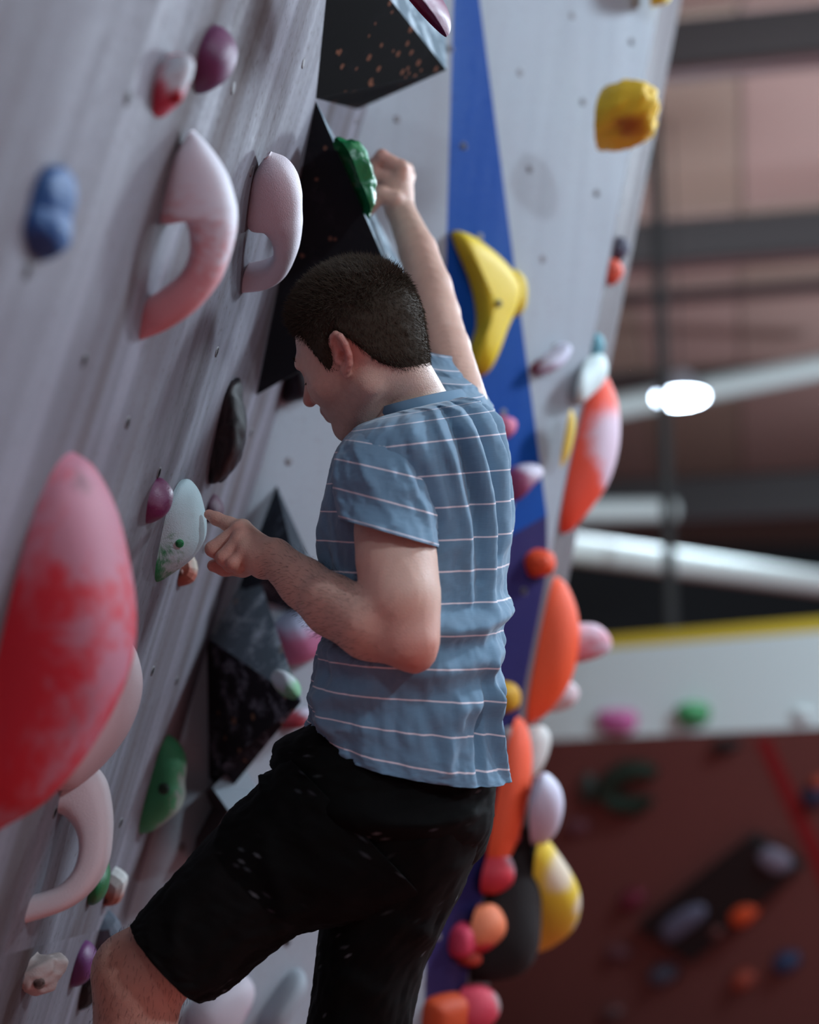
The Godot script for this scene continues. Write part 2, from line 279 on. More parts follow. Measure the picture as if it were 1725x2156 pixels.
	ridge_hold("small purple hold left of the pale green hold", wall_l, Vector2(0.825, 0.4694), Vector2(0.8722, 0.5205), [Vector2(0.0695, 0), Vector2(0.0668, 0.0121), Vector2(0.0538, 0.0268), Vector2(0.0404, 0.0298), Vector2(0.0218, 0.0264), Vector2(0.0061, 0.012), Vector2(0, 0)], 0.03, {"c": Color(0.463, 0.180, 0.376), "gloss": 0.4, "chalk": [[0.95, 0.02, 0.02, 0.03]], "chalk_c": Color(0.55, 0.4, 0.52)})
	ridge_hold("pale green chalky hold that the climber's finger touches", wall_l, Vector2(0.6317, 0.4129), Vector2(0.7061, 0.5584), [Vector2(0.1634, 0), Vector2(0.1665, 0.0143), Vector2(0.1515, 0.0323), Vector2(0.1261, 0.0457), Vector2(0.1023, 0.0543), Vector2(0.0795, 0.056), Vector2(0.052, 0.0465), Vector2(0.0295, 0.0299), Vector2(0.0075, 0.0099), Vector2(0, 0)], 0.055, {"c": Color(0.204, 0.588, 0.361), "steps": 8, "across": 44, "power": 0.55, "chalk": [[0.85, 0.02, 0.0, 0.12], [0.62, 0.05, 0.0, 0.09], [0.45, 0.05, 0.01, 0.075], [0.28, 0.05, 0.0, 0.05]], "chalk_c": Color(0.80, 0.91, 0.93), "ragged": 0.45, "socket": Color(0.22, 0.60, 0.38), "gloss": 0.75, "bolts": [[0.5212, 0.0285, 0.0525, 0.0055, Vector3(0.0077, 0.2737, 0.9618)]]})
	ridge_hold("small terracotta hold tucked under the pale green hold", wall_l, Vector2(0.47, 0.4311), Vector2(0.4714, 0.4832), [Vector2(0.0521, 0), Vector2(0.0556, 0.0128), Vector2(0.0362, 0.0259), Vector2(0.0163, 0.0244), Vector2(0.0047, 0.0116), Vector2(0, 0)], 0.03, {"c": Color(0.690, 0.376, 0.298), "flat": true, "steps": 2, "across": 6, "chalk": [[0.95, 0.02, 0.0, 0.03]], "chalk_c": Color(0.72, 0.66, 0.6), "socket": Color(0.5, 0.26, 0.2), "bolts": [[0.4065, 0.0002, 0.0299, 0.0055, Vector3(-0.0104, 0.1769, 0.9842)]]})
	ridge_hold("dark plum hold right behind the pointing finger", wall_l, Vector2(0.393, 0.561), Vector2(0.4212, 0.6016), [Vector2(0.0495, 0), Vector2(0.0462, 0.0106), Vector2(0.0337, 0.0236), Vector2(0.0194, 0.027), Vector2(0.0067, 0.0174), Vector2(0, 0)], 0.03, {"c": Color(0.275, 0.102, 0.204), "flat": false})
	ridge_hold("huge blurred red crescent hold at the lower left", wall_l, Vector2(1.1841, -0.0037), Vector2(1.3257, 0.4441), [Vector2(0.4697, 0), Vector2(0.458, 0.0281), Vector2(0.4203, 0.0613), Vector2(0.3674, 0.0894), Vector2(0.3125, 0.1113), Vector2(0.2596, 0.1207), Vector2(0.2024, 0.1159), Vector2(0.1349, 0.0956), Vector2(0.0753, 0.0647), Vector2(0.0325, 0.0237), Vector2(0, 0)], 0.1, {"c": Color(0.769, 0.118, 0.188), "steps": 8, "across": 40, "power": 0.55, "mid": 0.55, "chalk": [[0.93, 0.06, 0.06, 0.13], [0.74, 0.18, 0.05, 0.13], [0.5, 0.21, 0.06, 0.155], [0.34, 0.18, 0.06, 0.12], [0.2, 0.10, 0.07, 0.05], [0.1, 0.06, 0.06, 0.04]], "chalk_c": Color(0.72, 0.47, 0.54), "ragged": 0.7, "soft": 0.55, "grain": Vector2(12, 50), "smudge": [[0.42, 0.15, 0.093, 0.07], [0.97, 0.04, 0.045, 0.03], [0.6, 0.17, 0.085, 0.04]], "smudge_c": Color(0.26, 0.13, 0.17), "socket": Color(0.3, 0.2, 0.22), "bolts": [[0.8888, -0.0015, 0.006, 0.009, Vector3(0.8751, 0.4662, 0.13)]]})
	ridge_hold("pale pink macro hold showing behind the huge red crescent", wall_l, Vector2(0.891, 0.0789), Vector2(0.7963, 0.299), [Vector2(0.2395, 0), Vector2(0.234, 0.0266), Vector2(0.196, 0.0532), Vector2(0.1565, 0.0642), Vector2(0.1066, 0.0627), Vector2(0.0536, 0.0466), Vector2(0.0144, 0.0244), Vector2(0, 0)], 0.06, {"c": Color(0.800, 0.714, 0.729)})
	handle_hold("white jug handle below the huge red crescent", wall_l, Vector2(0.8236, -0.0921), Vector2(0.8234, 0.0948), [Vector2(0.1316, -0.0575), Vector2(0.133, -0.0225), Vector2(0.1373, 0.0034), Vector2(0.1238, 0.0268), Vector2(0.1009, 0.0394), Vector2(0.0726, 0.041), Vector2(0.0489, 0.0302), Vector2(0.0333, 0.0109), Vector2(0.0171, -0.0204)], [Vector2(0.2048, -0.0331), Vector2(0.2138, 0.0155), Vector2(0.2012, 0.0434), Vector2(0.1657, 0.0647), Vector2(0.1281, 0.0771), Vector2(0.0901, 0.0821), Vector2(0.0523, 0.0723), Vector2(0.018, 0.0454), Vector2(-0.0173, -0.0092)], [0.03, 0.034, 0.034, 0.031, 0.029, 0.027, 0.025, 0.024, 0.022], {"c": Color(0.878, 0.839, 0.855)})
	ridge_hold("big green hold with a bolt hole level with the climber's hip", wall_l, Vector2(0.1208, 0.0228), Vector2(0.1448, 0.2067), [Vector2(0.1855, 0), Vector2(0.1782, 0.0191), Vector2(0.1576, 0.041), Vector2(0.1354, 0.0498), Vector2(0.1083, 0.0538), Vector2(0.084, 0.0615), Vector2(0.0543, 0.0554), Vector2(0.0147, 0.0254), Vector2(0, 0)], 0.055, {"c": Color(0.227, 0.588, 0.392), "steps": 7, "across": 34, "power": 0.5, "socket": Color(0.16, 0.28, 0.22), "chalk": [[0.62, 0.075, 0.0, 0.05], [0.4, 0.07, 0.0, 0.05], [0.2, 0.05, 0, 0.04]], "chalk_c": Color(0.55, 0.62, 0.58), "ragged": 0.6, "bolts": [[0.5209, 0.0266, 0.0536, 0.009, Vector3(0.0056, 0.2278, 0.9737)]]})
	ridge_hold("thin black sliver hold under the big green hold", wall_l, Vector2(-0.0389, 0.0213), Vector2(-0.2204, 0.081), [Vector2(0.191, 0), Vector2(0.1529, 0.013), Vector2(0.0478, 0.0129), Vector2(0, 0)], 0.03, {"c": Color(0.078, 0.071, 0.078), "flat": true, "steps": 2, "across": 6})
	ridge_hold("small dark green hold behind the lower white jug", wall_l, Vector2(0.4446, -0.0838), Vector2(0.3794, -0.0289), [Vector2(0.0853, 0), Vector2(0.0819, 0.0093), Vector2(0.0601, 0.0201), Vector2(0.0293, 0.0245), Vector2(0.0048, 0.0149), Vector2(0, 0)], 0.03, {"c": Color(0.102, 0.408, 0.227), "gloss": 0.4})
	ridge_hold("little pyramid hold, white above and brown below", wall_l, Vector2(0.2594, -0.0996), Vector2(0.2912, -0.0363), [Vector2(0.0708, 0), Vector2(0.0677, 0.014), Vector2(0.0577, 0.0294), Vector2(0.0394, 0.0295), Vector2(0.0122, 0.0247), Vector2(0, 0)], 0.028, {"c": Color(0.659, 0.408, 0.345), "flat": true, "steps": 2, "across": 6, "chalk": [[0.95, 0.02, 0.0, 0.045], [0.75, 0.035, 0.0, 0.03]], "chalk_c": Color(0.78, 0.78, 0.77), "ragged": 0.05, "socket": Color(0.45, 0.2, 0.16), "bolts": [[0.3112, 0.0026, 0.0269, 0.0045, Vector3(-0.0649, 0.2295, 0.9711)]]})
	ridge_hold("slate grey wedge hold behind the raised knee", wall_l, Vector2(0.2393, -0.1776), Vector2(0.1882, -0.1196), [Vector2(0.0773, 0), Vector2(0.0638, 0.0195), Vector2(0.0454, 0.0364), Vector2(0.012, 0.0295), Vector2(0, 0)], 0.04, {"c": Color(0.337, 0.376, 0.431), "flat": true, "steps": 2, "across": 6})
	ridge_hold("purple hold touching the climber's raised knee", wall_l, Vector2(0.3359, -0.2289), Vector2(0.3656, -0.1571), [Vector2(0.0776, 0), Vector2(0.0748, 0.0135), Vector2(0.0584, 0.0275), Vector2(0.0301, 0.0311), Vector2(0.0088, 0.0177), Vector2(0, 0)], 0.035, {"c": Color(0.408, 0.196, 0.408), "gloss": 0.45})
	ridge_hold("black wedge hold below the purple hold at the knee", wall_l, Vector2(0.2002, -0.2793), Vector2(0.2487, -0.2091), [Vector2(0.0853, 0), Vector2(0.0866, 0.0217), Vector2(0.0412, 0.0282), Vector2(0.0148, 0.0184), Vector2(0, 0)], 0.03, {"c": Color(0.086, 0.086, 0.102), "flat": true, "steps": 2, "across": 6})
	ridge_hold("small knobbly white hold at the bottom left corner", wall_l, Vector2(0.6981, -0.206), Vector2(0.7036, -0.1493), [Vector2(0.057, 0), Vector2(0.0519, 0.0114), Vector2(0.0573, 0.031), Vector2(0.0473, 0.0445), Vector2(0.0273, 0.0455), Vector2(0.0064, 0.0334), Vector2(0.001, 0.0138), Vector2(0, 0)], 0.036, {"c": Color(0.769, 0.722, 0.706), "bump": 0.22, "steps": 7, "across": 24, "socket": Color(0.45, 0.38, 0.36), "bolts": [[0.3912, 0.0223, 0.0324, 0.007, Vector3(-0.0596, 0.3357, 0.9401)]]})
	dome_hold("dark plum round hold under the long black volume", wall_b, [Vector2(0.1759, 0.9403), Vector2(0.2462, 0.9584), Vector2(0.2519, 0.9156), Vector2(0.2132, 0.8836), Vector2(0.1831, 0.886)], 0.06, {"c": Color(0.141, 0.102, 0.141), "power": 0.4})
	dome_hold("tall yellow crescent hold on the blue stripe", wall_b, [Vector2(0.5692, 1.3123), Vector2(0.6013, 1.3243), Vector2(0.6653, 1.3079), Vector2(0.7282, 1.2776), Vector2(0.7648, 1.2383), Vector2(0.7598, 1.1897), Vector2(0.7342, 1.1253), Vector2(0.7124, 1.057), Vector2(0.6894, 1.0208), Vector2(0.6565, 1.0411), Vector2(0.6537, 1.0827), Vector2(0.6643, 1.127), Vector2(0.6548, 1.178), Vector2(0.6267, 1.2352)], 0.05, {"c": Color(0.886, 0.769, 0.118), "steps": 3, "power": 0.35, "gloss": 0.5, "bolts": [[0.0, 0.05, 0.004, 0.007, Vector3(0, 1, 0)]], "socket": Color(0.35, 0.32, 0.2)})
	dome_hold("small yellow hold peeking out behind the yellow crescent", wall_b, [Vector2(0.7434, 1.2703), Vector2(0.7718, 1.2724), Vector2(0.787, 1.2443), Vector2(0.7912, 1.191), Vector2(0.7667, 1.1804)], 0.03, {"c": Color(0.871, 0.769, 0.275)})
	dome_hold("pale lilac ledge hold with a dark red underside", wall_b, [Vector2(0.8334, 1.0692), Vector2(0.875, 1.1099), Vector2(0.9212, 1.1443), Vector2(0.9323, 1.1287), Vector2(0.9039, 1.0825), Vector2(0.8626, 1.0583)], 0.05, {"c": Color(0.808, 0.808, 0.886), "chalk": [[-0.05, -0.02, 0.0, 0.035], [-0.0, -0.025, 0.01, 0.03]], "chalk_c": Color(0.45, 0.12, 0.2), "ragged": 0.1})
	dome_hold("small pink hold close to the climber's upper back", wall_b, [Vector2(0.7405, 0.9291), Vector2(0.7578, 0.9469), Vector2(0.7864, 0.9453), Vector2(0.7924, 0.9217), Vector2(0.773, 0.8961), Vector2(0.7498, 0.9009)], 0.04, {"c": Color(0.839, 0.471, 0.588)})
	dome_hold("mauve hold with a pale top behind the climber's back", wall_b, [Vector2(0.7846, 0.8083), Vector2(0.8185, 0.8432), Vector2(0.8673, 0.857), Vector2(0.8843, 0.8389), Vector2(0.8463, 0.7957), Vector2(0.8055, 0.7579)], 0.05, {"c": Color(0.549, 0.235, 0.376), "chalk": [[0.01, 0.03, 0.03, 0.045]], "chalk_c": Color(0.82, 0.80, 0.86), "ragged": 0.15})
	dome_hold("round orange ball hold on the indigo stripe", wall_b, [Vector2(0.8736, 0.6337), Vector2(0.8851, 0.6565), Vector2(0.9156, 0.6686), Vector2(0.9409, 0.6564), Vector2(0.9475, 0.6289), Vector2(0.9267, 0.6071), Vector2(0.8915, 0.6077)], 0.05, {"c": Color(0.886, 0.290, 0.118), "bump": 0.12})
	dome_hold("yellow hold beside the climber's lower back", wall_b, [Vector2(0.8161, 0.3362), Vector2(0.83, 0.358), Vector2(0.8632, 0.3644), Vector2(0.8833, 0.3423), Vector2(0.882, 0.3083), Vector2(0.8467, 0.2959)], 0.04, {"c": Color(0.824, 0.627, 0.157)})
	dome_hold("white hold between shirt hem and orange fin", wall_b, [Vector2(0.8586, 0.2491), Vector2(0.8802, 0.268), Vector2(0.904, 0.2511), Vector2(0.9017, 0.214), Vector2(0.8764, 0.2004)], 0.03, {"c": Color(0.769, 0.753, 0.737)})
	dome_hold("lilac hold with a dark groove left of the shirt", wall_b, [Vector2(0.2215, 0.4231), Vector2(0.248, 0.4633), Vector2(0.3141, 0.4886), Vector2(0.3505, 0.4629), Vector2(0.3493, 0.3999), Vector2(0.2843, 0.3616), Vector2(0.2476, 0.3798)], 0.06, {"c": Color(0.745, 0.439, 0.580), "chalk": [[-0.03, 0.03, 0.02, 0.06]], "chalk_c": Color(0.72, 0.74, 0.84), "ragged": 0.2})
	dome_hold("red and white hold beyond the tip of the chalky volume", wall_b, [Vector2(0.2631, 0.2447), Vector2(0.2879, 0.2649), Vector2(0.3243, 0.2782), Vector2(0.3343, 0.2644), Vector2(0.3092, 0.2432), Vector2(0.2782, 0.2341)], 0.05, {"c": Color(0.573, 0.118, 0.173), "chalk": [[0.025, 0.02, 0.03, 0.04]], "chalk_c": Color(0.85, 0.82, 0.88), "ragged": 0.1})
	dome_hold("long pale grey hold at the bottom between the legs", wall_b, [Vector2(0.2885, -0.3402), Vector2(0.3138, -0.2938), Vector2(0.3511, -0.2492), Vector2(0.378, -0.2429), Vector2(0.384, -0.2715), Vector2(0.3577, -0.3168), Vector2(0.3295, -0.3614), Vector2(0.2968, -0.3776)], 0.05, {"c": Color(0.588, 0.620, 0.651)})
	dome_hold("white and magenta hold behind the raised knee", wall_b, [Vector2(0.123, -0.3114), Vector2(0.1675, -0.2647), Vector2(0.2352, -0.2454), Vector2(0.2666, -0.2745), Vector2(0.2418, -0.3371), Vector2(0.1932, -0.3789), Vector2(0.1386, -0.3659)], 0.05, {"c": Color(0.729, 0.698, 0.729), "chalk": [[0.04, 0.0, 0.01, 0.035]], "chalk_c": Color(0.62, 0.3, 0.5), "ragged": 0.2})
	dome_hold("pink-red hold low on the indigo stripe", wall_b, [Vector2(0.7631, -0.2164), Vector2(0.7664, -0.18), Vector2(0.7935, -0.1605), Vector2(0.825, -0.1717), Vector2(0.8243, -0.2075), Vector2(0.8005, -0.2341), Vector2(0.7764, -0.2352)], 0.045, {"c": Color(0.831, 0.235, 0.353)})
	dome_hold("dull orange hold under the pink-red hold", wall_b, [Vector2(0.791, -0.2439), Vector2(0.8066, -0.2181), Vector2(0.8401, -0.2235), Vector2(0.8484, -0.2443), Vector2(0.8254, -0.2577)], 0.035, {"c": Color(0.667, 0.204, 0.118)})
	dome_hold("wide orange hold at the very bottom of the indigo stripe", wall_b, [Vector2(0.7085, -0.3432), Vector2(0.725, -0.3192), Vector2(0.7836, -0.3105), Vector2(0.8256, -0.3209), Vector2(0.8329, -0.3967), Vector2(0.773, -0.4327), Vector2(0.7171, -0.4085)], 0.05, {"c": Color(0.769, 0.275, 0.110)})
	ridge_hold("yellow cup-shaped hold on the wall edge at upper right", wall_c, Vector2(-0.2934, 1.8199), Vector2(-0.4221, 1.863), [Vector2(0.1357, 0), Vector2(0.1659, 0.0409), Vector2(0.1774, 0.0869), Vector2(0.1552, 0.1208), Vector2(0.108, 0.1287), Vector2(0.0503, 0.1179), Vector2(0.0116, 0.0724), Vector2(0.0036, 0.0299), Vector2(0, 0)], 0.05, {"c": Color(0.886, 0.729, 0.157), "power": 0.6, "chalk": [[0.75, 0.07, 0.02, 0.05]], "chalk_c": Color(0.64, 0.36, 0.06), "ragged": 0.05, "bump": 0.1})
	ridge_hold("yellow hold cut off by the top of the photo", wall_c, Vector2(-0.0656, 2.2716), Vector2(-0.0912, 2.3493), [Vector2(0.0818, 0), Vector2(0.0731, 0.0408), Vector2(0.0186, 0.0394), Vector2(0, 0)], 0.04, {"c": Color(0.863, 0.769, 0.196)})
	ridge_hold("dark slate hold on the wall edge above a red hold", wall_c, Vector2(0.0433, 1.6749), Vector2(0.0628, 1.7344), [Vector2(0.0626, 0), Vector2(0.0613, 0.0234), Vector2(0.0426, 0.0366), Vector2(0.0118, 0.0227), Vector2(0, 0)], 0.03, {"c": Color(0.259, 0.259, 0.329)})
	ridge_hold("small red-orange hold on the upper wall edge", wall_c, Vector2(0.0468, 1.6116), Vector2(0.0401, 1.6773), [Vector2(0.0661, 0), Vector2(0.0603, 0.0216), Vector2(0.0386, 0.0345), Vector2(0.0094, 0.0213), Vector2(0, 0)], 0.03, {"c": Color(0.839, 0.329, 0.235)})
	ridge_hold("small teal hold on the wall edge above the white hold", wall_c, Vector2(0.0227, 1.426), Vector2(0.0385, 1.4852), [Vector2(0.0613, 0), Vector2(0.0557, 0.0172), Vector2(0.0331, 0.0267), Vector2(0.0077, 0.0164), Vector2(0, 0)], 0.03, {"c": Color(0.361, 0.588, 0.643)})
	ridge_hold("pale silver hold on top of the red and white macro", wall_c, Vector2(-0.0516, 1.311), Vector2(0.0582, 1.422), [Vector2(0.1561, 0), Vector2(0.1793, 0.0231), Vector2(0.1206, 0.0448), Vector2(0.0538, 0.0303), Vector2(0.0045, 0.0166), Vector2(0, 0)], 0.04, {"c": Color(0.808, 0.871, 0.871)})
	ridge_hold("red-orange macro hold with a big white patch", wall_c, Vector2(0.0595, 1.0088), Vector2(0.1392, 1.4318), [Vector2(0.4305, 0), Vector2(0.4066, 0.0319), Vector2(0.3475, 0.0662), Vector2(0.2747, 0.086), Vector2(0.2069, 0.0911), Vector2(0.1378, 0.083), Vector2(0.0726, 0.0575), Vector2(0.0128, 0.0254), Vector2(0, 0)], 0.07, {"c": Color(0.894, 0.282, 0.173), "steps": 6, "across": 30, "chalk": [[0.55, 0.1, 0.02, 0.11], [0.42, 0.09, 0.0, 0.07]], "chalk_c": Color(0.80, 0.70, 0.76), "ragged": 0.2})
	ridge_hold("narrow yellow hold on the edge left of the macro", wall_c, Vector2(-0.0604, 1.1362), Vector2(-0.0723, 1.2711), [Vector2(0.1353, 0), Vector2(0.1172, 0.0121), Vector2(0.0793, 0.0166), Vector2(0.0293, 0.0124), Vector2(0, 0)], 0.025, {"c": Color(0.839, 0.706, 0.275)})
	ridge_hold("teal blue hold tucked against the macro's lower half", wall_c, Vector2(0.0487, 1.1459), Vector2(0.0605, 1.2181), [Vector2(0.0731, 0), Vector2(0.0681, 0.0147), Vector2(0.0418, 0.0182), Vector2(0.0111, 0.0089), Vector2(0, 0)], 0.025, {"c": Color(0.314, 0.510, 0.588)})
	ridge_hold("large orange half-moon fin in the middle of the edge", wall_c, Vector2(0.1209, 0.5632), Vector2(0.1121, 0.9161), [Vector2(0.353, 0), Vector2(0.3355, 0.0307), Vector2(0.2867, 0.0627), Vector2(0.2283, 0.0817), Vector2(0.162, 0.0863), Vector2(0.0989, 0.0758), Vector2(0.0401, 0.0466), Vector2(0.0077, 0.0167), Vector2(0, 0)], 0.06, {"c": Color(0.925, 0.329, 0.157), "steps": 6})
	ridge_hold("rounded pink and white hold right of the orange fin", wall_c, Vector2(0.2072, 0.7183), Vector2(0.1747, 0.8059), [Vector2(0.0934, 0), Vector2(0.1094, 0.0497), Vector2(0.1123, 0.0916), Vector2(0.0871, 0.1243), Vector2(0.056, 0.1249), Vector2(0.0306, 0.0883), Vector2(0.0098, 0.0393), Vector2(0, 0)], 0.05, {"c": Color(0.808, 0.471, 0.525), "chalk": [[0.9, 0.06, 0.0, 0.06], [0.7, 0.1, 0.0, 0.04]], "chalk_c": Color(0.85, 0.80, 0.86), "off": 0.02})
	ridge_hold("small white hold under the orange half-moon fin", wall_c, Vector2(0.3039, 0.6136), Vector2(0.3323, 0.6847), [Vector2(0.0765, 0), Vector2(0.0873, 0.038), Vector2(0.0686, 0.0687), Vector2(0.0349, 0.0649), Vector2(0.0097, 0.0331), Vector2(0, 0)], 0.035, {"c": Color(0.808, 0.729, 0.745)})
	ridge_hold("long orange fin beside the climber's shirt hem", wall_c, Vector2(0.011, 0.2243), Vector2(0.0074, 0.5731), [Vector2(0.3489, 0), Vector2(0.3318, 0.0232), Vector2(0.2802, 0.0444), Vector2(0.2081, 0.0565), Vector2(0.134, 0.056), Vector2(0.0639, 0.0482), Vector2(0.0144, 0.0277), Vector2(0, 0)], 0.06, {"c": Color(0.918, 0.329, 0.173), "steps": 6, "off": 0.0, "chalk": [[0.5, 0.13, 0.0, 0.04]], "chalk_c": Color(0.80, 0.60, 0.58)})
	ridge_hold("white hold with red spot right of the long orange fin", wall_c, Vector2(0.1556, 0.439), Vector2(0.1581, 0.5619), [Vector2(0.1229, 0), Vector2(0.1294, 0.033), Vector2(0.1044, 0.0539), Vector2(0.0551, 0.0525), Vector2(0.0114, 0.0341), Vector2(0, 0)], 0.045, {"c": Color(0.784, 0.784, 0.769), "chalk": [[0.5, 0.09, 0.0, 0.02]], "chalk_c": Color(0.6, 0.15, 0.2)})
	ridge_hold("oval white hold with a red lower end", wall_c, Vector2(0.1197, 0.3133), Vector2(-0.0492, 0.4386), [Vector2(0.2103, 0), Vector2(0.2262, 0.0239), Vector2(0.1895, 0.0529), Vector2(0.1308, 0.0624), Vector2(0.058, 0.0501), Vector2(0.0123, 0.0248), Vector2(0, 0)], 0.05, {"c": Color(0.839, 0.839, 0.910), "chalk": [[0.0, 0.09, 0.0, 0.055]], "chalk_c": Color(0.62, 0.12, 0.18), "ragged": 0.15, "off": 0.07487643504062921})
	ridge_hold("rosy hold at the foot of the long orange fin", wall_c, Vector2(0.0855, 0.2539), Vector2(0.1016, 0.3252), [Vector2(0.0731, 0), Vector2(0.0787, 0.0255), Vector2(0.0592, 0.0481), Vector2(0.03, 0.0461), Vector2(0.0063, 0.0185), Vector2(0, 0)], 0.028, {"c": Color(0.745, 0.282, 0.384)})
	ridge_hold("red hold with a whitish cap on the wall edge", wall_c, Vector2(-0.0176, 0.1809), Vector2(0.0237, 0.2643), [Vector2(0.093, 0), Vector2(0.0983, 0.0315), Vector2(0.0737, 0.0556), Vector2(0.0401, 0.0603), Vector2(0.0111, 0.0359), Vector2(0, 0)], 0.045, {"c": Color(0.769, 0.173, 0.235), "chalk": [[1.0, 0.05, 0.0, 0.05]], "chalk_c": Color(0.72, 0.58, 0.62), "ragged": 0.15})
	ridge_hold("peach and orange-red hold on the lower wall edge", wall_c, Vector2(-0.0211, 0.0493), Vector2(0.01, 0.1512), [Vector2(0.1065, 0), Vector2(0.1122, 0.0334), Vector2(0.0866, 0.0616), Vector2(0.0556, 0.0652), Vector2(0.021, 0.044), Vector2(0.0048, 0.0203), Vector2(0, 0)], 0.05, {"c": Color(0.886, 0.486, 0.329), "chalk": [[0.05, 0.03, 0.0, 0.04]], "chalk_c": Color(0.78, 0.15, 0.22), "ragged": 0.15})
	ridge_hold("pinkish red hold at the bottom of the wall edge", wall_c, Vector2(-0.0046, -0.1237), Vector2(0.0216, -0.0241), [Vector2(0.103, 0), Vector2(0.1119, 0.0412), Vector2(0.0951, 0.0746), Vector2(0.0617, 0.0851), Vector2(0.0197, 0.0594), Vector2(0, 0)], 0.05, {"c": Color(0.816, 0.243, 0.329), "chalk": [[0.9, 0.09, 0.0, 0.04]], "chalk_c": Color(0.6, 0.5, 0.5)})
	ridge_hold("big black macro hold on the lower wall edge", wall_c, Vector2(0.0379, -0.0159), Vector2(0.2015, 0.4054), [Vector2(0.452, 0), Vector2(0.4464, 0.029), Vector2(0.3959, 0.0612), Vector2(0.2859, 0.0934), Vector2(0.1574, 0.1246), Vector2(0.0927, 0.13), Vector2(0.0434, 0.1058), Vector2(0.0126, 0.0511), Vector2(0, 0)], 0.08, {"c": Color(0.051, 0.043, 0.047), "power": 0.4, "off": 0.0, "gloss": 0.9})
	ridge_hold("large yellow and cream half-moon on the black macro", wall_c, Vector2(0.3462, 0.0619), Vector2(0.0554, 0.3199), [Vector2(0.3887, 0), Vector2(0.3553, 0.0239), Vector2(0.2877, 0.0625), Vector2(0.2233, 0.0905), Vector2(0.1665, 0.0955), Vector2(0.1013, 0.0804), Vector2(0.0324, 0.0349), Vector2(0, 0)], 0.06, {"c": Color(0.871, 0.745, 0.196), "off": 0.08987643504062921, "chalk": [[0.75, 0.04, 0.0, 0.06], [0.5, 0.085, 0.0, 0.035], [0.35, 0.085, 0.0, 0.03]], "chalk_c": Color(0.86, 0.80, 0.70), "ragged": 0.2})
	dome_hold("pink flat hold at the foot of the far white band", wall_w, [Vector2(-0.5418, 0.1409), Vector2(-0.4276, 0.1512), Vector2(-0.3103, 0.1297), Vector2(-0.3254, 0.0262), Vector2(-0.4319, 0.0149), Vector2(-0.5206, 0.0395)], 0.08, {"c": Color(0.690, 0.353, 0.549)})
	dome_hold("green hold at the foot of the far white band", wall_w, [Vector2(-0.0507, 0.1429), Vector2(0.0349, 0.1693), Vector2(0.1282, 0.139), Vector2(0.1135, 0.0535), Vector2(0.0348, 0.0316), Vector2(-0.0317, 0.0498)], 0.1, {"c": Color(0.220, 0.510, 0.314)})
	dome_hold("faint whitish hold at the right of the far band", wall_w, [Vector2(0.6019, 0.0906), Vector2(0.6748, 0.1066), Vector2(0.7027, 0.0565), Vector2(0.6447, 0.025)], 0.05, {"c": Color(0.745, 0.784, 0.784)})
	dome_hold("small grey-green hold left of the letter-like hold", wall_r, [Vector2(-0.7322, -0.2475), Vector2(-0.6717, -0.2078), Vector2(-0.6372, -0.2795), Vector2(-0.6716, -0.3794), Vector2(-0.7351, -0.4081), Vector2(-0.762, -0.3509)], 0.05, {"c": Color(0.188, 0.235, 0.212)})
	dome_hold("bluish grey pad on the lower half of the black board", wall_r, [Vector2(-0.4209, -1.1169), Vector2(-0.2494, -0.9992), Vector2(-0.1287, -0.9758), Vector2(-0.1362, -1.0491), Vector2(-0.2933, -1.1663), Vector2(-0.4127, -1.2186)], 0.05, {"c": Color(0.361, 0.376, 0.455), "off": 0.1})
	dome_hold("lilac grey pad on the upper end of the black board", wall_r, [Vector2(0.2693, -0.6699), Vector2(0.3513, -0.6195), Vector2(0.4398, -0.6694), Vector2(0.4437, -0.7416), Vector2(0.3614, -0.7758), Vector2(0.2919, -0.7316)], 0.05, {"c": Color(0.439, 0.424, 0.486), "off": 0.1})
	dome_hold("orange hold on the lower edge of the black board", wall_r, [Vector2(0.002, -1.0449), Vector2(0.0799, -0.9792), Vector2(0.1645, -0.9716), Vector2(0.1793, -1.023), Vector2(0.1067, -1.0943), Vector2(0.0253, -1.1084)], 0.08, {"c": Color(0.808, 0.298, 0.133), "off": 0.06})
	dome_hold("brownish hold next to the orange one on the board", wall_r, [Vector2(-0.1368, -1.1459), Vector2(-0.0795, -1.0999), Vector2(-0.0399, -1.1222), Vector2(-0.0705, -1.1761), Vector2(-0.1252, -1.1898)], 0.06, {"c": Color(0.408, 0.243, 0.235), "off": 0.06})
	dome_hold("blue hold low on the far brown wall", wall_r, [Vector2(0.1584, -1.3614), Vector2(0.2268, -1.3057), Vector2(0.312, -1.3137), Vector2(0.3008, -1.384), Vector2(0.2136, -1.4293), Vector2(0.1622, -1.4142)], 0.08, {"c": Color(0.157, 0.212, 0.329)})
	dome_hold("slate hold below the black board", wall_r, [Vector2(-0.6351, -1.4844), Vector2(-0.5503, -1.4184), Vector2(-0.4454, -1.4195), Vector2(-0.4483, -1.4871), Vector2(-0.5548, -1.5483), Vector2(-0.6239, -1.5335)], 0.08, {"c": Color(0.275, 0.275, 0.329)})
	dome_hold("rust orange hold below the black board", wall_r, [Vector2(-0.1191, -1.482), Vector2(-0.0549, -1.4308), Vector2(0.0208, -1.4449), Vector2(0.0117, -1.505), Vector2(-0.0678, -1.5514), Vector2(-0.1155, -1.536)], 0.08, {"c": Color(0.549, 0.227, 0.157)})
	dome_hold("dark crimson hold left of the black board", wall_r, [Vector2(-0.6863, -0.9998), Vector2(-0.6187, -0.9438), Vector2(-0.526, -0.9482), Vector2(-0.5321, -1.0148), Vector2(-0.6186, -1.0654), Vector2(-0.683, -1.0547)], 0.08, {"c": Color(0.384, 0.110, 0.173)})
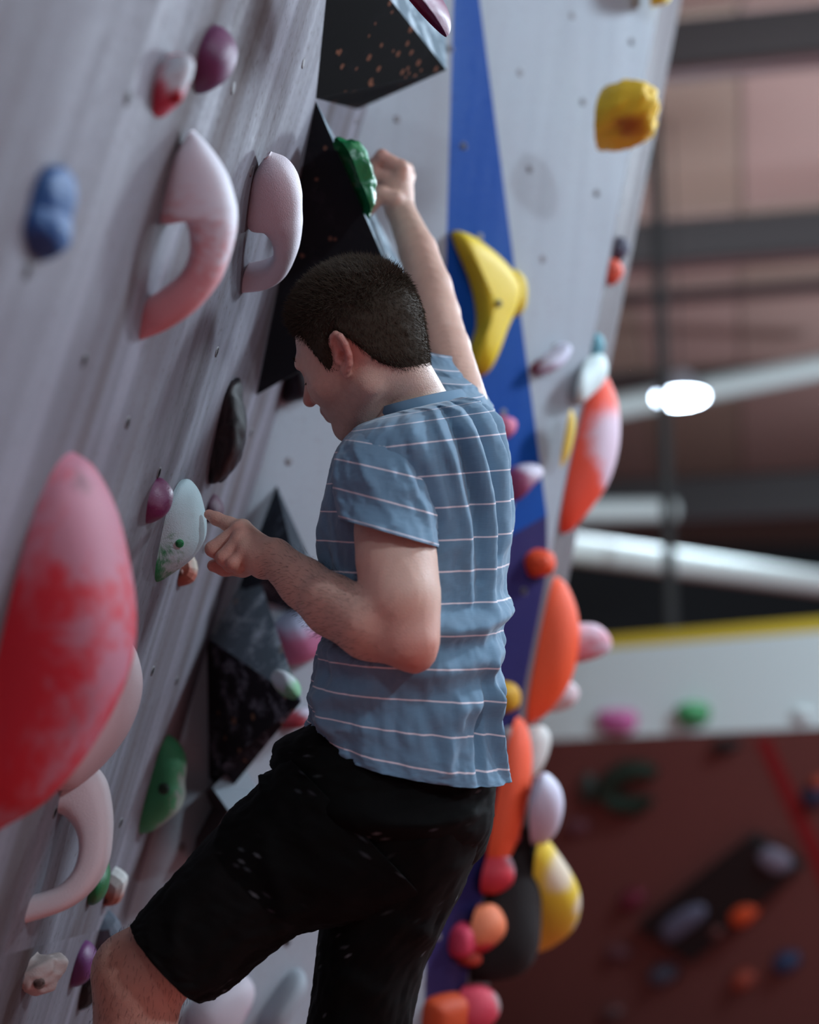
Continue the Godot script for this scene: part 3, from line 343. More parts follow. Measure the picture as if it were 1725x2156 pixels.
	dome_hold("faded pink hold below the crimson hold", wall_r, [Vector2(-0.8863, -1.3588), Vector2(-0.8086, -1.3056), Vector2(-0.7178, -1.3144), Vector2(-0.7209, -1.3704), Vector2(-0.8259, -1.4125)], 0.06, {"c": Color(0.361, 0.220, 0.243)})
	dome_hold("faint mauve hold under the grey-green hold", wall_r, [Vector2(-0.9209, -0.5322), Vector2(-0.8303, -0.4908), Vector2(-0.7552, -0.5217), Vector2(-0.791, -0.5816), Vector2(-0.8945, -0.5932)], 0.05, {"c": Color(0.384, 0.227, 0.259)})
	dome_hold("dark hold right under the far white band", wall_r, [Vector2(0.1224, -0.0638), Vector2(0.2107, -0.0397), Vector2(0.2938, -0.0542), Vector2(0.248, -0.1075), Vector2(0.1534, -0.115)], 0.06, {"c": Color(0.149, 0.102, 0.110)})
	dome_hold("navy hold at the right edge of the photo", wall_r, [Vector2(0.5588, -0.3587), Vector2(0.6237, -0.3247), Vector2(0.6921, -0.3399), Vector2(0.6734, -0.4209), Vector2(0.5771, -0.4357)], 0.06, {"c": Color(0.149, 0.157, 0.259)})
	dome_hold("orange hold above the navy one at the right edge", wall_r, [Vector2(0.6178, -0.2838), Vector2(0.6853, -0.2586), Vector2(0.714, -0.2999), Vector2(0.6526, -0.3444)], 0.05, {"c": Color(0.588, 0.243, 0.173)})
	dome_hold("dim pinkish hold at the bottom of the far wall", wall_r, [Vector2(-1.0202, -1.7662), Vector2(-0.9413, -1.713), Vector2(-0.8767, -1.7311), Vector2(-0.9177, -1.8105), Vector2(-1.006, -1.8296)], 0.06, {"c": Color(0.329, 0.220, 0.227)})
	ridge_hold("glossy green hold gripped by the climber's raised hand", wall_v, Vector2(0.0242, -0.0224), Vector2(0.0387, 0.1177), [Vector2(0.1409, 0), Vector2(0.1331, 0.0173), Vector2(0.1196, 0.0322), Vector2(0.0938, 0.0376), Vector2(0.0653, 0.0347), Vector2(0.0392, 0.0256), Vector2(0.0143, 0.0133), Vector2(0, 0)], 0.05, {"c": Color(0.118, 0.471, 0.282), "gloss": 0.25, "power": 0.5, "chalk": [[0.75, 0.045, 0.02, 0.02], [0.5, 0.05, 0.02, 0.02], [0.6, 0.03, 0.03, 0.015]], "chalk_c": Color(0.62, 0.85, 0.75), "ragged": 0.5, "bump": 0.12, "steps": 7, "across": 26})
	ridge_hold("purple hold on top of the upper black volume", wall_x, Vector2(0.2478, 0.2824), Vector2(0.3161, 0.5435), [Vector2(0.2699, 0), Vector2(0.2195, 0.0194), Vector2(0.1225, 0.03), Vector2(0.0417, 0.023), Vector2(0.0024, 0.0106), Vector2(0, 0)], 0.05, {"c": Color(0.463, 0.157, 0.329), "gloss": 0.45})
	dome_hold("small pale green hold at the tip of the chalky volume", wall_g, [Vector2(0.0784, 0.0356), Vector2(0.0881, 0.0159), Vector2(0.0605, -0.0042), Vector2(0.0282, -0.0058), Vector2(0.0146, 0.0085), Vector2(0.0464, 0.0313)], 0.035, {"c": Color(0.431, 0.659, 0.486), "chalk": [[0.0, 0.0, 0.03, 0.035]], "chalk_c": Color(0.74, 0.76, 0.79), "power": 0.5})
	pass

# ---------- the far climbing wall ----------
func prism(points: Array, back: Vector3) -> ArrayMesh:
	var all := points.duplicate()
	for p in points:
		all.append(p + back)
	var n := points.size()
	var faces := [range(n), range(n, 2 * n)]
	for i in n:
		faces.append([i, (i + 1) % n, n + (i + 1) % n, n + i])
	return solid_mesh(all, faces)

func make_far_wall() -> void:
	var letter := put("climbing_hold", tube_mesh([Vector3(-0.1361, -0.1897, -0.221), Vector3(-0.1892, -0.1703, -0.2464), Vector3(-0.2705, -0.1702, -0.3042), Vector3(-0.3456, -0.2136, -0.3862), Vector3(-0.396, -0.2842, -0.4683), Vector3(-0.3339, -0.345, -0.4637), Vector3(-0.2237, -0.36, -0.3948), Vector3(-0.1559, -0.3306, -0.3273)], [0.03, 0.05, 0.06, 0.065, 0.065, 0.06, 0.055, 0.03], 14), paint("far_green", Color(0.085, 0.17, 0.125), 0.6))
	letter.position = wall_r.at(0, 0, 0.03)
	tag(letter, "dark green curved letter-like hold on the far brown wall", "climbing hold")
	var pale := paint("far_white", Color(0.83, 0.90, 0.90), 0.8)
	var far := structure("wall_far", prism([Vector3(-1.0995, 1.997, -10.422), Vector3(3.2957, 1.997, -7.2849), Vector3(3.2957, 2.4923, -7.2849), Vector3(-1.0995, 2.4923, -10.422)], wall_w.n * -0.3), pale)
	var cap := put("top_trim", prism([Vector3(-1.0995, 2.4923, -10.422), Vector3(3.2957, 2.4923, -7.2849), Vector3(3.2957, 2.5673, -7.2849), Vector3(-1.0995, 2.5673, -10.422)], wall_w.n * -0.34), paint("far_yellow", Color(0.80, 0.72, 0.22), 0.6), far)
	cap.set_meta("label", "yellow painted top edge")
	var brown := put("brown_panel", prism([Vector3(-0.4722, -0.0337, -11.3009), Vector3(3.923, -0.0337, -8.1638), Vector3(3.2957, 1.997, -7.2849), Vector3(-1.0995, 1.997, -10.422)], wall_r.n * -0.3), paint("far_brown", Color(0.42, 0.24, 0.22), 0.75), far)
	brown.set_meta("label", "brown overhanging lower panel")
	put("painted_stripe", prism([Vector3(1.8207, 1.9529, -8.3581), Vector3(1.885, 1.9571, -8.3095), Vector3(2.3198, 1.1112, -8.5518), Vector3(2.2641, 1.0346, -8.6416)], wall_r.n * -0.004), paint("far_red", Color(0.50, 0.08, 0.10), 0.7), far)
	var b := put("wall_volume", prism([Vector3(-0.2137, -1.0486, -0.6984), Vector3(0.0773, -1.2351, -0.6125), Vector3(0.5492, -0.7223, 0.0593), Vector3(0.3019, -0.5609, -0.0118)], wall_r.n * -0.12), paint("board_black", Color(0.07, 0.065, 0.07), 0.6))
	b.position = wall_r.o
	tag(b, "slanting black board volume on the far brown wall", "volume")

# ---------- the climber ----------
var head_at := Vector3(-0.0721, 2.1232, -2.2633)
var head_axes := Basis(Vector3(-0.8219, -0.2847, -0.4934), Vector3(-0.4206, 0.8874, 0.1886), Vector3(-0.3841, -0.3625, 0.8491))   # forward, up, to his left

func hp(x: float, y: float, z: float) -> Vector3:
	return head_at + head_axes * Vector3(x, y, z)

func chain(pts: Array, radii: Array, k: float) -> Array:
	var out := []
	for i in pts.size() - 1:
		out.append(cone(pts[i], pts[i + 1], radii[i], radii[i + 1], k))
	return out

func skull_parts() -> Array:
	return [
		egg(hp(-0.010, 0.035, 0), head_axes, Vector3(0.098, 0.090, 0.076), 0.02),
		egg(hp(0.030, -0.015, 0), head_axes, Vector3(0.060, 0.075, 0.062), 0.03),
		cone(hp(0.040, -0.01, 0), hp(0.055, -0.068, 0), 0.050, 0.032, 0.03),
		cone(hp(-0.012, -0.050, 0.048), hp(0.062, -0.090, 0.012), 0.020, 0.016, 0.022),
		cone(hp(-0.012, -0.050, -0.048), hp(0.062, -0.090, -0.012), 0.020, 0.016, 0.022),
		cone(hp(0.066, -0.094, 0.008), hp(0.066, -0.094, -0.008), 0.016, 0.016, 0.018),
	]

func face_parts() -> Array:
	return [
		cone(hp(0.079, 0.024, 0.034), hp(0.084, 0.026, 0), 0.011, 0.011, 0.016),
		cone(hp(0.079, 0.024, -0.034), hp(0.084, 0.026, 0), 0.011, 0.011, 0.016),
		egg(hp(0.090, 0.004, 0.031), head_axes, Vector3(0.013, 0.011, 0.015), 0.012, true),
		egg(hp(0.090, 0.004, -0.031), head_axes, Vector3(0.013, 0.011, 0.015), 0.012, true),
		cone(hp(0.072, 0.003, 0.0305), hp(0.072, 0.0025, 0.0315), 0.0135, 0.0135, 0.004),
		cone(hp(0.072, 0.003, -0.0305), hp(0.072, 0.0025, -0.0315), 0.0135, 0.0135, 0.004),
		cone(hp(0.056, -0.022, 0.044), hp(0.068, -0.024, 0.034), 0.017, 0.015, 0.02),
		cone(hp(0.056, -0.022, -0.044), hp(0.068, -0.024, -0.034), 0.017, 0.015, 0.02),
		cone(hp(0.084, 0.016, 0), hp(0.111, -0.026, 0), 0.0085, 0.0108, 0.011),
		cone(hp(0.094, -0.030, 0.010), hp(0.094, -0.030, 0.0105), 0.0085, 0.0085, 0.007),
		cone(hp(0.094, -0.030, -0.010), hp(0.094, -0.030, -0.0105), 0.0085, 0.0085, 0.007),
		egg(hp(0.098, -0.0395, 0.0075), head_axes, Vector3(0.006, 0.004, 0.0035), 0.003, true),
		cone(hp(0.080, -0.053, 0.018), hp(0.093, -0.0515, 0), 0.0055, 0.0075, 0.009),
		cone(hp(0.080, -0.053, -0.018), hp(0.093, -0.0515, 0), 0.0055, 0.0075, 0.009),
		cone(hp(0.079, -0.062, 0.014), hp(0.090, -0.0635, 0), 0.0055, 0.0078, 0.007),
		cone(hp(0.079, -0.062, -0.014), hp(0.090, -0.0635, 0), 0.0055, 0.0078, 0.007),
		cone(hp(0.074, -0.090, 0.006), hp(0.074, -0.090, -0.006), 0.0145, 0.0145, 0.014),
	]

func ear_parts(side: float) -> Array:
	var out := []
	var tilt := head_axes * Basis(Vector3(0, 1, 0), 0.38 * side) * Basis(Vector3(0, 0, 1), 0.18)
	var at := hp(-0.010, 0.006, 0.0745 * side)
	out.append(egg(at + tilt * Vector3(-0.002, 0.0, 0.004 * side), tilt, Vector3(0.0165, 0.028, 0.0055), 0.006))
	# the rolled rim
	var rim := []
	for k in 9:
		var a := lerpf(-2.0, 2.6, k / 8.0)
		rim.append(at + tilt * Vector3(-0.002 - cos(a) * 0.0155, sin(a) * 0.0275 + 0.002, 0.0085 * side))
	out.append_array(chain(rim, [0.0032, 0.0042, 0.0044, 0.0044, 0.0044, 0.0044, 0.0042, 0.0040, 0.0034], 0.003))
	out.append(cone(at + tilt * Vector3(0.004, -0.026, 0.006 * side), at + tilt * Vector3(0.007, -0.032, 0.004 * side), 0.0072, 0.006, 0.005))
	out.append(egg(at + tilt * Vector3(0.001, 0.003, 0.0115 * side), tilt, Vector3(0.0110, 0.0195, 0.0085), 0.002, true))
	out.append(egg(at + tilt * Vector3(0.004, -0.006, 0.009 * side), tilt, Vector3(0.0062, 0.0095, 0.013), 0.002, true))
	out.append(cone(at + tilt * Vector3(0.014, -0.006, 0.006 * side), at + tilt * Vector3(0.013, -0.012, 0.006 * side), 0.0042, 0.004, 0.004))
	return out

func body_parts() -> Array:
	var out := []
	out.append(cone(hp(-0.030, -0.015, 0), Vector3(0.0128, 2.0543, -2.3401), 0.056, 0.054, 0.025))
	out.append(cone(hp(0.03, -0.06, 0), Vector3(-0.0121, 2.0279, -2.3457), 0.034, 0.046, 0.025))
	out.append(cone(Vector3(0.0128, 2.0194, -2.3424), Vector3(-0.0212, 1.9525, -2.2442), 0.036, 0.040, 0.03))
	out.append(cone(Vector3(0.0202, 2.0281, -2.361), Vector3(0.0838, 2.0853, -2.4511), 0.036, 0.042, 0.03))
	out.append(cone(Vector3(0.0127, 1.9648, -2.3336), Vector3(0.0054, 1.8075, -2.3363), 0.090, 0.095, 0.04))
	out.append(cone(Vector3(-0.0018, 1.8058, -2.3265), Vector3(-0.0089, 1.5547, -2.3696), 0.090, 0.100, 0.04))
	out.append(cone(Vector3(-0.0437, 1.4911, -2.3525), Vector3(0.0305, 1.4865, -2.4148), 0.085, 0.085, 0.04))
	# left arm
	out.append_array(chain([Vector3(-0.0263, 1.9417, -2.2005), Vector3(-0.0229, 1.8302, -2.1577), Vector3(-0.0108, 1.7372, -2.1417), Vector3(0.001, 1.674, -2.1347)], [0.046, 0.0535, 0.0495, 0.037], 0.008))
	out.append(cone(Vector3(-0.0311, 1.7859, -2.1364), Vector3(-0.0158, 1.7301, -2.1176), 0.036, 0.028, 0.03))
	out.append(cone(Vector3(0.001, 1.7913, -2.166), Vector3(0.0088, 1.6943, -2.1406), 0.030, 0.024, 0.03))
	out.append(cone(Vector3(0.0061, 1.6626, -2.1269), Vector3(0.0113, 1.6506, -2.1345), 0.026, 0.018, 0.02))
	out.append_array(chain([Vector3(-0.0003, 1.6714, -2.1352), Vector3(-0.0542, 1.699, -2.1651), Vector3(-0.1074, 1.732, -2.199), Vector3(-0.1512, 1.7685, -2.2271), Vector3(-0.1973, 1.8104, -2.2488)], [0.036, 0.0465, 0.0425, 0.0355, 0.0275], 0.012))
	out.append(cone(Vector3(-0.0664, 1.7063, -2.1329), Vector3(-0.121, 1.7459, -2.1756), 0.024, 0.018, 0.03))
	# right arm
	out.append_array(chain([Vector3(0.0835, 2.0998, -2.4378), Vector3(0.0603, 2.2189, -2.5351), Vector3(0.0459, 2.3057, -2.6138)], [0.042, 0.0420, 0.041], 0.008))
	out.append_array(chain([Vector3(0.0476, 2.3057, -2.6138), Vector3(0.0348, 2.3648, -2.637), Vector3(0.0149, 2.4435, -2.6612), Vector3(-0.0177, 2.5365, -2.6925)], [0.041, 0.0400, 0.0345, 0.0265], 0.008))
	# left leg, raised
	out.append_array(chain([Vector3(-0.0435, 1.4635, -2.3481), Vector3(-0.2364, 1.3279, -2.3565), Vector3(-0.3848, 1.2215, -2.3587)], [0.085, 0.072, 0.058], 0.04))
	out.append(cone(Vector3(-0.409, 1.2289, -2.3468), Vector3(-0.4063, 1.2056, -2.3518), 0.040, 0.038, 0.03))
	out.append_array(chain([Vector3(-0.3876, 1.2148, -2.3601), Vector3(-0.3968, 1.1468, -2.3848), Vector3(-0.3882, 1.0309, -2.4196), Vector3(-0.3916, 0.8166, -2.4856)], [0.055, 0.050, 0.052, 0.036], 0.04))
	# right leg, standing
	out.append_array(chain([Vector3(0.0163, 1.4589, -2.4411), Vector3(-0.0416, 1.282, -2.4787), Vector3(-0.0853, 1.0755, -2.5328)], [0.080, 0.064, 0.052], 0.04))
	out.append_array(chain([Vector3(-0.0853, 1.0755, -2.5328), Vector3(-0.1085, 0.942, -2.5919), Vector3(-0.165, 0.7062, -2.6624)], [0.055, 0.054, 0.036], 0.04))
	return out

func left_hand_parts() -> Array:
	var out := []
	out.append(cone(Vector3(-0.1512, 1.7685, -2.2271), Vector3(-0.1973, 1.8104, -2.2488), 0.0335, 0.0255, 0.02))
	var wrist := Vector3(-0.1959, 1.8104, -2.2488)
	var heel := Vector3(-0.212, 1.8109, -2.2589)
	out.append(cone(wrist, heel, 0.0255, 0.0255, 0.015))
	out.append(cone(heel, Vector3(-0.2467, 1.8621, -2.2889), 0.022, 0.0135, 0.014))
	out.append(cone(heel, Vector3(-0.2505, 1.8553, -2.273), 0.022, 0.0135, 0.014))
	out.append(cone(heel, Vector3(-0.2471, 1.8375, -2.2584), 0.022, 0.0130, 0.014))
	out.append(cone(heel, Vector3(-0.2394, 1.8198, -2.254), 0.022, 0.0120, 0.014))
	out.append(cone(Vector3(-0.2245, 1.8244, -2.2714), Vector3(-0.2419, 1.8144, -2.294), 0.020, 0.016, 0.014))
	# index, stretched towards the hold
	out.append_array(chain([Vector3(-0.2467, 1.8621, -2.2889), Vector3(-0.2695, 1.8706, -2.3025), Vector3(-0.2889, 1.8805, -2.3085), Vector3(-0.3011, 1.8882, -2.3141)], [0.0115, 0.0112, 0.0098, 0.0078], 0.005))
	# middle, ring and little finger, folded
	out.append_array(chain([Vector3(-0.2512, 1.856, -2.2729), Vector3(-0.2892, 1.8281, -2.2757), Vector3(-0.2768, 1.8195, -2.2908), Vector3(-0.2623, 1.8265, -2.2975)], [0.0120, 0.0113, 0.0100, 0.0090], 0.004))
	out.append_array(chain([Vector3(-0.2492, 1.8375, -2.2584), Vector3(-0.2715, 1.8122, -2.2587), Vector3(-0.2631, 1.8033, -2.2718), Vector3(-0.2498, 1.8095, -2.2827)], [0.0118, 0.0112, 0.0100, 0.0090], 0.004))
	out.append_array(chain([Vector3(-0.2391, 1.8194, -2.252), Vector3(-0.2565, 1.8023, -2.2505), Vector3(-0.2495, 1.7968, -2.2629), Vector3(-0.2394, 1.8033, -2.2718)], [0.0105, 0.0096, 0.0088, 0.0080], 0.004))
	# thumb
	out.append_array(chain([Vector3(-0.2197, 1.8109, -2.2825), Vector3(-0.2467, 1.8042, -2.3012), Vector3(-0.2738, 1.8048, -2.3042), Vector3(-0.2914, 1.8082, -2.3035)], [0.0165, 0.0125, 0.0112, 0.0092], 0.008))
	return out

func right_hand_parts() -> Array:
	var out := []
	var wrist := Vector3(-0.0177, 2.5365, -2.6925)
	var heel := Vector3(-0.023, 2.5622, -2.6922)
	out.append(cone(Vector3(0.0047, 2.4725, -2.6704), wrist, 0.030, 0.0245, 0.02))
	out.append(cone(wrist, heel, 0.0245, 0.024, 0.015))
	var knuckles := [Vector3(-0.0142, 2.6046, -2.6627), Vector3(-0.0056, 2.6092, -2.6853), Vector3(-0.0022, 2.6074, -2.7102), Vector3(-0.0057, 2.601, -2.734)]
	var first := [Vector3(-0.0503, 2.6235, -2.6556), Vector3(-0.0439, 2.6322, -2.6865), Vector3(-0.0408, 2.6312, -2.7174), Vector3(-0.0394, 2.6215, -2.742)]
	var second := [Vector3(-0.0634, 2.6143, -2.6678), Vector3(-0.0615, 2.6211, -2.6991), Vector3(-0.0585, 2.62, -2.7259), Vector3(-0.0554, 2.6118, -2.7501)]
	var tip := [Vector3(-0.0669, 2.5924, -2.6766), Vector3(-0.0668, 2.6006, -2.7076), Vector3(-0.0656, 2.6002, -2.7322), Vector3(-0.0625, 2.5954, -2.7516)]
	var thick := [0.0118, 0.0120, 0.0115, 0.0102]
	for i in 4:
		var r: float = thick[i]
		out.append(cone(heel, knuckles[i], 0.022, r * 1.12, 0.014))
		out.append_array(chain([knuckles[i], first[i], second[i], tip[i]], [r, r * 0.95, r * 0.86, r * 0.72], 0.005))
	out.append(cone(heel, Vector3(-0.0437, 2.594, -2.6803), 0.022, 0.016, 0.016))
	out.append_array(chain([Vector3(-0.0279, 2.5454, -2.6702), Vector3(-0.0519, 2.5534, -2.6634), Vector3(-0.0639, 2.5412, -2.6691), Vector3(-0.0727, 2.5272, -2.6792)], [0.018, 0.0135, 0.0115, 0.0092], 0.008))
	return out

func bounds(parts: Array, pad: float) -> AABB:
	var box := AABB(parts[0][1], Vector3.ZERO)
	for b in parts:
		if b[0] == 0:
			box = box.expand(b[1] - Vector3.ONE * b[3]).expand(b[1] + Vector3.ONE * b[3]).expand(b[2] - Vector3.ONE * b[4]).expand(b[2] + Vector3.ONE * b[4])
		elif b[0] == 1:
			var r: float = maxf(b[3].x, maxf(b[3].y, b[3].z))
			box = box.expand(b[1] - Vector3.ONE * r).expand(b[1] + Vector3.ONE * r)
	return box.grow(pad)

# hair line seen from the side: hair grows above it
func hair_line(x: float) -> float:
	var line := [[-0.12, -0.062], [-0.085, -0.064], [-0.062, -0.056], [-0.045, -0.036], [-0.030, 0.004], [-0.012, 0.034], [0.006, 0.026], [0.012, -0.004], [0.026, -0.018], [0.036, 0.012], [0.044, 0.046], [0.064, 0.066], [0.085, 0.080], [0.12, 0.088]]
	for i in line.size() - 1:
		if x < line[i + 1][0]:
			return lerpf(line[i][1], line[i + 1][1], clampf((x - line[i][0]) / (line[i + 1][0] - line[i][0]), 0.0, 1.0))
	return 0.08

func hair_depth(p: Vector3) -> float:
	var q := head_axes.transposed() * (p - head_at)
	var above := q.y - hair_line(q.x)
	var full := 0.007 + 0.003 * smoothstep(0.02, 0.10, q.y)
	return lerpf(-0.006, full, smoothstep(-0.012, 0.03, above)) + 0.002 * noise.get_noise_3dv(q * Vector3(60, 60, 60)) * smoothstep(0.0, 0.03, above)

func hair_field(p: Vector3, near: Array) -> float:
	return field(p, near) - hair_depth(p)

func skin_color(p: Vector3, warm: Array) -> Color:
	var c := lin(Color(0.83, 0.675, 0.605))
	for w in warm:
		c = c.lerp(lin(w[2]), w[3] * clampf(1.0 - p.distance_to(w[0]) / w[1], 0.0, 1.0))
	var q := head_axes.transposed() * (p - head_at)
	if q.length() < 0.2 and q.x > -0.02 and q.y < -0.02 and q.y > -0.125:   # shaved beard
		c = c.lerp(lin(Color(0.55, 0.44, 0.42)), 0.4 * smoothstep(-0.02, -0.05, q.y) * smoothstep(-0.02, 0.02, q.x))
	return c * (1.0 + 0.07 * noise.get_noise_3dv(p * 70.0) + 0.05 * noise.get_noise_3dv(p * 260.0))

class Strands:
	var v := PackedVector3Array()
	var idx := PackedInt32Array()
	var col := PackedColorArray()
	func add(root: Vector3, dir: Vector3, bend: Vector3, length: float, wide: float, c: Color) -> void:
		var side := dir.cross(Vector3(0.31, 0.2, 0.93)).normalized() * wide / 2.0
		var mid := root + dir * length * 0.5
		var end := root + (dir + bend).normalized() * length
		var k := v.size()
		v.append_array([root - side, root + side, mid - side * 0.8, mid + side * 0.8, end])
		for i in 5:
			col.append(c)
		idx.append_array([k, k + 1, k + 2, k + 1, k + 3, k + 2, k + 2, k + 3, k + 4])

# black twill with chalk dust; the thigh of the raised leg has a charcoal panel
func twill_color(a: float, s: float, p: Vector3, panelled: bool) -> Color:
	if panelled and s + 0.10 * sin(a) - 0.05 * cos(a) < 0.62 and cos(a) < 0.75:
		return lin(Color(0.060, 0.058, 0.064))
	var dust := clampf((noise.get_noise_3dv(p * 300.0) - 0.5) * 6.0, 0.0, 0.5)
	return lin(Color(0.034, 0.034, 0.040)).lerp(lin(Color(0.5, 0.52, 0.54)), dust * smoothstep(0.1, 0.4, noise.get_noise_3dv(p * 9.0)))

func make_climber() -> void:
	var man := thing("person", "person in striped blue T-shirt and black shorts climbing, one arm raised", "person", Vector3(-0.0089, 1.5275, -2.3856))
	var origin := man.position
	# --- skin: one mesh
	var v := PackedVector3Array()
	var idx := PackedInt32Array()
	var parts := body_parts()
	var box := bounds(parts, 0.03)
	nets(parts, box.position, box.end, 0.009, v, idx)
	var head := skull_parts() + face_parts() + ear_parts(1.0) + ear_parts(-1.0)
	head.append(cone(hp(-0.030, -0.015, 0), Vector3(0.0128, 2.0543, -2.3401), 0.056, 0.054, 0.025))
	head.append(cone(hp(0.03, -0.06, 0), Vector3(-0.0121, 2.0279, -2.3457), 0.034, 0.046, 0.025))
	var body_count := v.size()
	var hb := bounds(skull_parts(), 0.035)
	nets(head, hb.position, hb.end, 0.0028, v, idx)
	for hand in [left_hand_parts(), right_hand_parts()]:
		var b := bounds(hand, 0.012)
		nets(hand, b.position, b.end, 0.0026, v, idx)
	var warm := [
		[Vector3(0.0111, 1.6404, -2.0958), 0.10, Color(0.78, 0.44, 0.38), 0.75], [Vector3(-0.4127, 1.2205, -2.2873), 0.14, Color(0.80, 0.58, 0.50), 0.6],
		[hp(-0.012, 0.004, 0.085), 0.045, Color(0.80, 0.42, 0.38), 0.9], [hp(0.11, -0.03, 0), 0.035, Color(0.76, 0.44, 0.40), 0.7], [hp(0.09, -0.057, 0), 0.018, Color(0.70, 0.38, 0.36), 0.8],
		[Vector3(-0.2862, 1.8075, -2.2954), 0.05, Color(0.76, 0.42, 0.36), 0.7], [Vector3(-0.2513, 1.8551, -2.2546), 0.03, Color(0.80, 0.52, 0.46), 0.6], [Vector3(-0.264, 1.8039, -2.2553), 0.04, Color(0.78, 0.48, 0.42), 0.6],
		[Vector3(-0.3034, 1.8879, -2.309), 0.03, Color(0.82, 0.56, 0.50), 0.6], [Vector3(-0.058, 2.6252, -2.6532), 0.06, Color(0.82, 0.56, 0.52), 0.5]]
	var col := PackedColorArray()
	for i in v.size():
		col.append(skin_color(v[i], warm))
		v[i] -= origin
	var skin := paint("skin", Color.WHITE, 0.5)
	skin.vertex_color_use_as_albedo = true
	skin.subsurf_scatter_enabled = true
	skin.subsurf_scatter_strength = 0.12
	noise_relief(skin, 0.09, 14.0, 0.05, 61)
	put("body", build_mesh(v, idx, PackedVector2Array(), col), skin, man)
	# --- hair: a cap and short strands
	var hv := PackedVector3Array()
	var hi := PackedInt32Array()
	var hbox := bounds(skull_parts(), 0.045)
	nets(skull_parts() + [cone(hp(-0.030, -0.015, 0), Vector3(0.0128, 2.0543, -2.3401), 0.056, 0.054, 0.025)], hbox.position, hbox.end, 0.0042, hv, hi, true)
	var hair_mat := paint("hair", Color.WHITE, 0.75)
	hair_mat.metallic_specular = 0.35
	hair_mat.vertex_color_use_as_albedo = true
	var st := Strands.new()
	var hc := PackedColorArray()
	var mid := hp(-0.01, 0.02, 0)
	for i in hv.size():
		hc.append(lin(Color(0.235, 0.195, 0.155)))
		var q := head_axes.transposed() * (hv[i] - head_at)
		var above := q.y - hair_line(q.x)
		if above < -0.006 or q.y < -0.10:
			continue
		for k in 5:
			var out := (hv[i] - mid).normalized()
			var high := smoothstep(0.03, 0.11, q.y)
			var flow := (head_axes * Vector3(lerpf(-0.25, 0.35, high), lerpf(-0.8, 0.1, high), 0.0) + Vector3(rng.randf_range(-0.4, 0.4), rng.randf_range(-0.4, 0.4), rng.randf_range(-0.4, 0.4)))
			var dir := (out * lerpf(0.35, 0.85, high) + flow * 0.7).normalized()
			var long := rng.randf_range(0.006, 0.016) * (0.6 + 0.85 * high)
			var tone := rng.randf_range(0.65, 1.45)
			st.add(hv[i] - out * 0.003 - origin + Vector3(rng.randf_range(-0.002, 0.002), rng.randf_range(-0.002, 0.002), rng.randf_range(-0.002, 0.002)), dir, flow * 0.5, long, 0.0009, lin(Color(0.235, 0.195, 0.155)) * tone)
	for i in hv.size():
		hv[i] -= origin
	var hair := put("hair", build_mesh(hv, hi, PackedVector2Array(), hc), hair_mat, man)
	var locks := put("strands", build_mesh(st.v, st.idx, PackedVector2Array(), st.col), hair_mat, hair)
	locks.set_meta("kind", "stuff")
	# eyebrow, lashes and the hair on the forearm
	var fine := Strands.new()
	for s in [1.0, -1.0]:
		for k in 60:
			var f := rng.randf()
			var root := hp(lerpf(0.094, 0.082, f), 0.029 + 0.005 * sin(f * 2.4) + rng.randf_range(-0.003, 0.003), s * lerpf(0.012, 0.046, f))
			fine.add(root - origin, head_axes * Vector3(0.1, 0.3, s).normalized(), Vector3.ZERO, 0.007, 0.0008, lin(Color(0.12, 0.09, 0.08)))
		for k in 40:
			var f := rng.randf()
			fine.add(hp(0.0845 - 0.006 * absf(f - 0.4), -0.003, s * lerpf(0.020, 0.042, f)) - origin, head_axes * Vector3(1.0, -0.5, 0.15 * s).normalized(), Vector3.ZERO, 0.008, 0.0007, lin(Color(0.07, 0.06, 0.06)))
	var ea := Vector3(-0.1087, 1.7359, -2.1982)
	var eb := Vector3(-0.2088, 1.8174, -2.2524)
	var axis := (eb - ea).normalized()
	for i in body_count:
		var p := v[i] + origin
		var d := (p - ea).dot(axis)
		if d > -0.14 and d < 0.13 and (p - ea - axis * d).length() < 0.07 and rng.randf() < 0.75 * smoothstep(-0.15, -0.06, d):
			var out := (p - ea - axis * d).normalized()
			for k in 2:
				var dir := (axis * 0.7 + Vector3(0, -0.35, 0) + out * 0.38 + Vector3(rng.randf_range(-0.3, 0.3), rng.randf_range(-0.3, 0.3), rng.randf_range(-0.3, 0.3))).normalized()
				fine.add(p + out * 0.0005 - origin + Vector3(rng.randf_range(-0.005, 0.005), rng.randf_range(-0.005, 0.005), rng.randf_range(-0.004, 0.004)), dir, Vector3.ZERO, rng.randf_range(0.006, 0.012), 0.0003, lin(Color(0.16, 0.11, 0.085)))
	for i in body_count:
		var p := v[i] + origin
		var from_knee := p.distance_to(Vector3(-0.3848, 1.1747, -2.3686))
		if from_knee < 0.14 and rng.randf() < 0.7:
			for k in 1:
				var dir := Vector3(rng.randf_range(-0.5, 0.3), -1.0, rng.randf_range(-0.2, 0.5)).normalized()
				fine.add(v[i] + Vector3(rng.randf_range(-0.005, 0.005), rng.randf_range(-0.005, 0.005), rng.randf_range(-0.001, 0.004)), dir, Vector3.ZERO, rng.randf_range(0.007, 0.014), 0.0004, lin(Color(0.16, 0.11, 0.085)))
	var body_hair := put("body_hair", build_mesh(fine.v, fine.idx, PackedVector2Array(), fine.col), hair_mat, man)
	body_hair.set_meta("kind", "stuff")
	# --- T-shirt
	var jersey := paint("jersey", Color.WHITE, 0.85)
	var im := Image.create(128, 512, false, Image.FORMAT_RGB8)
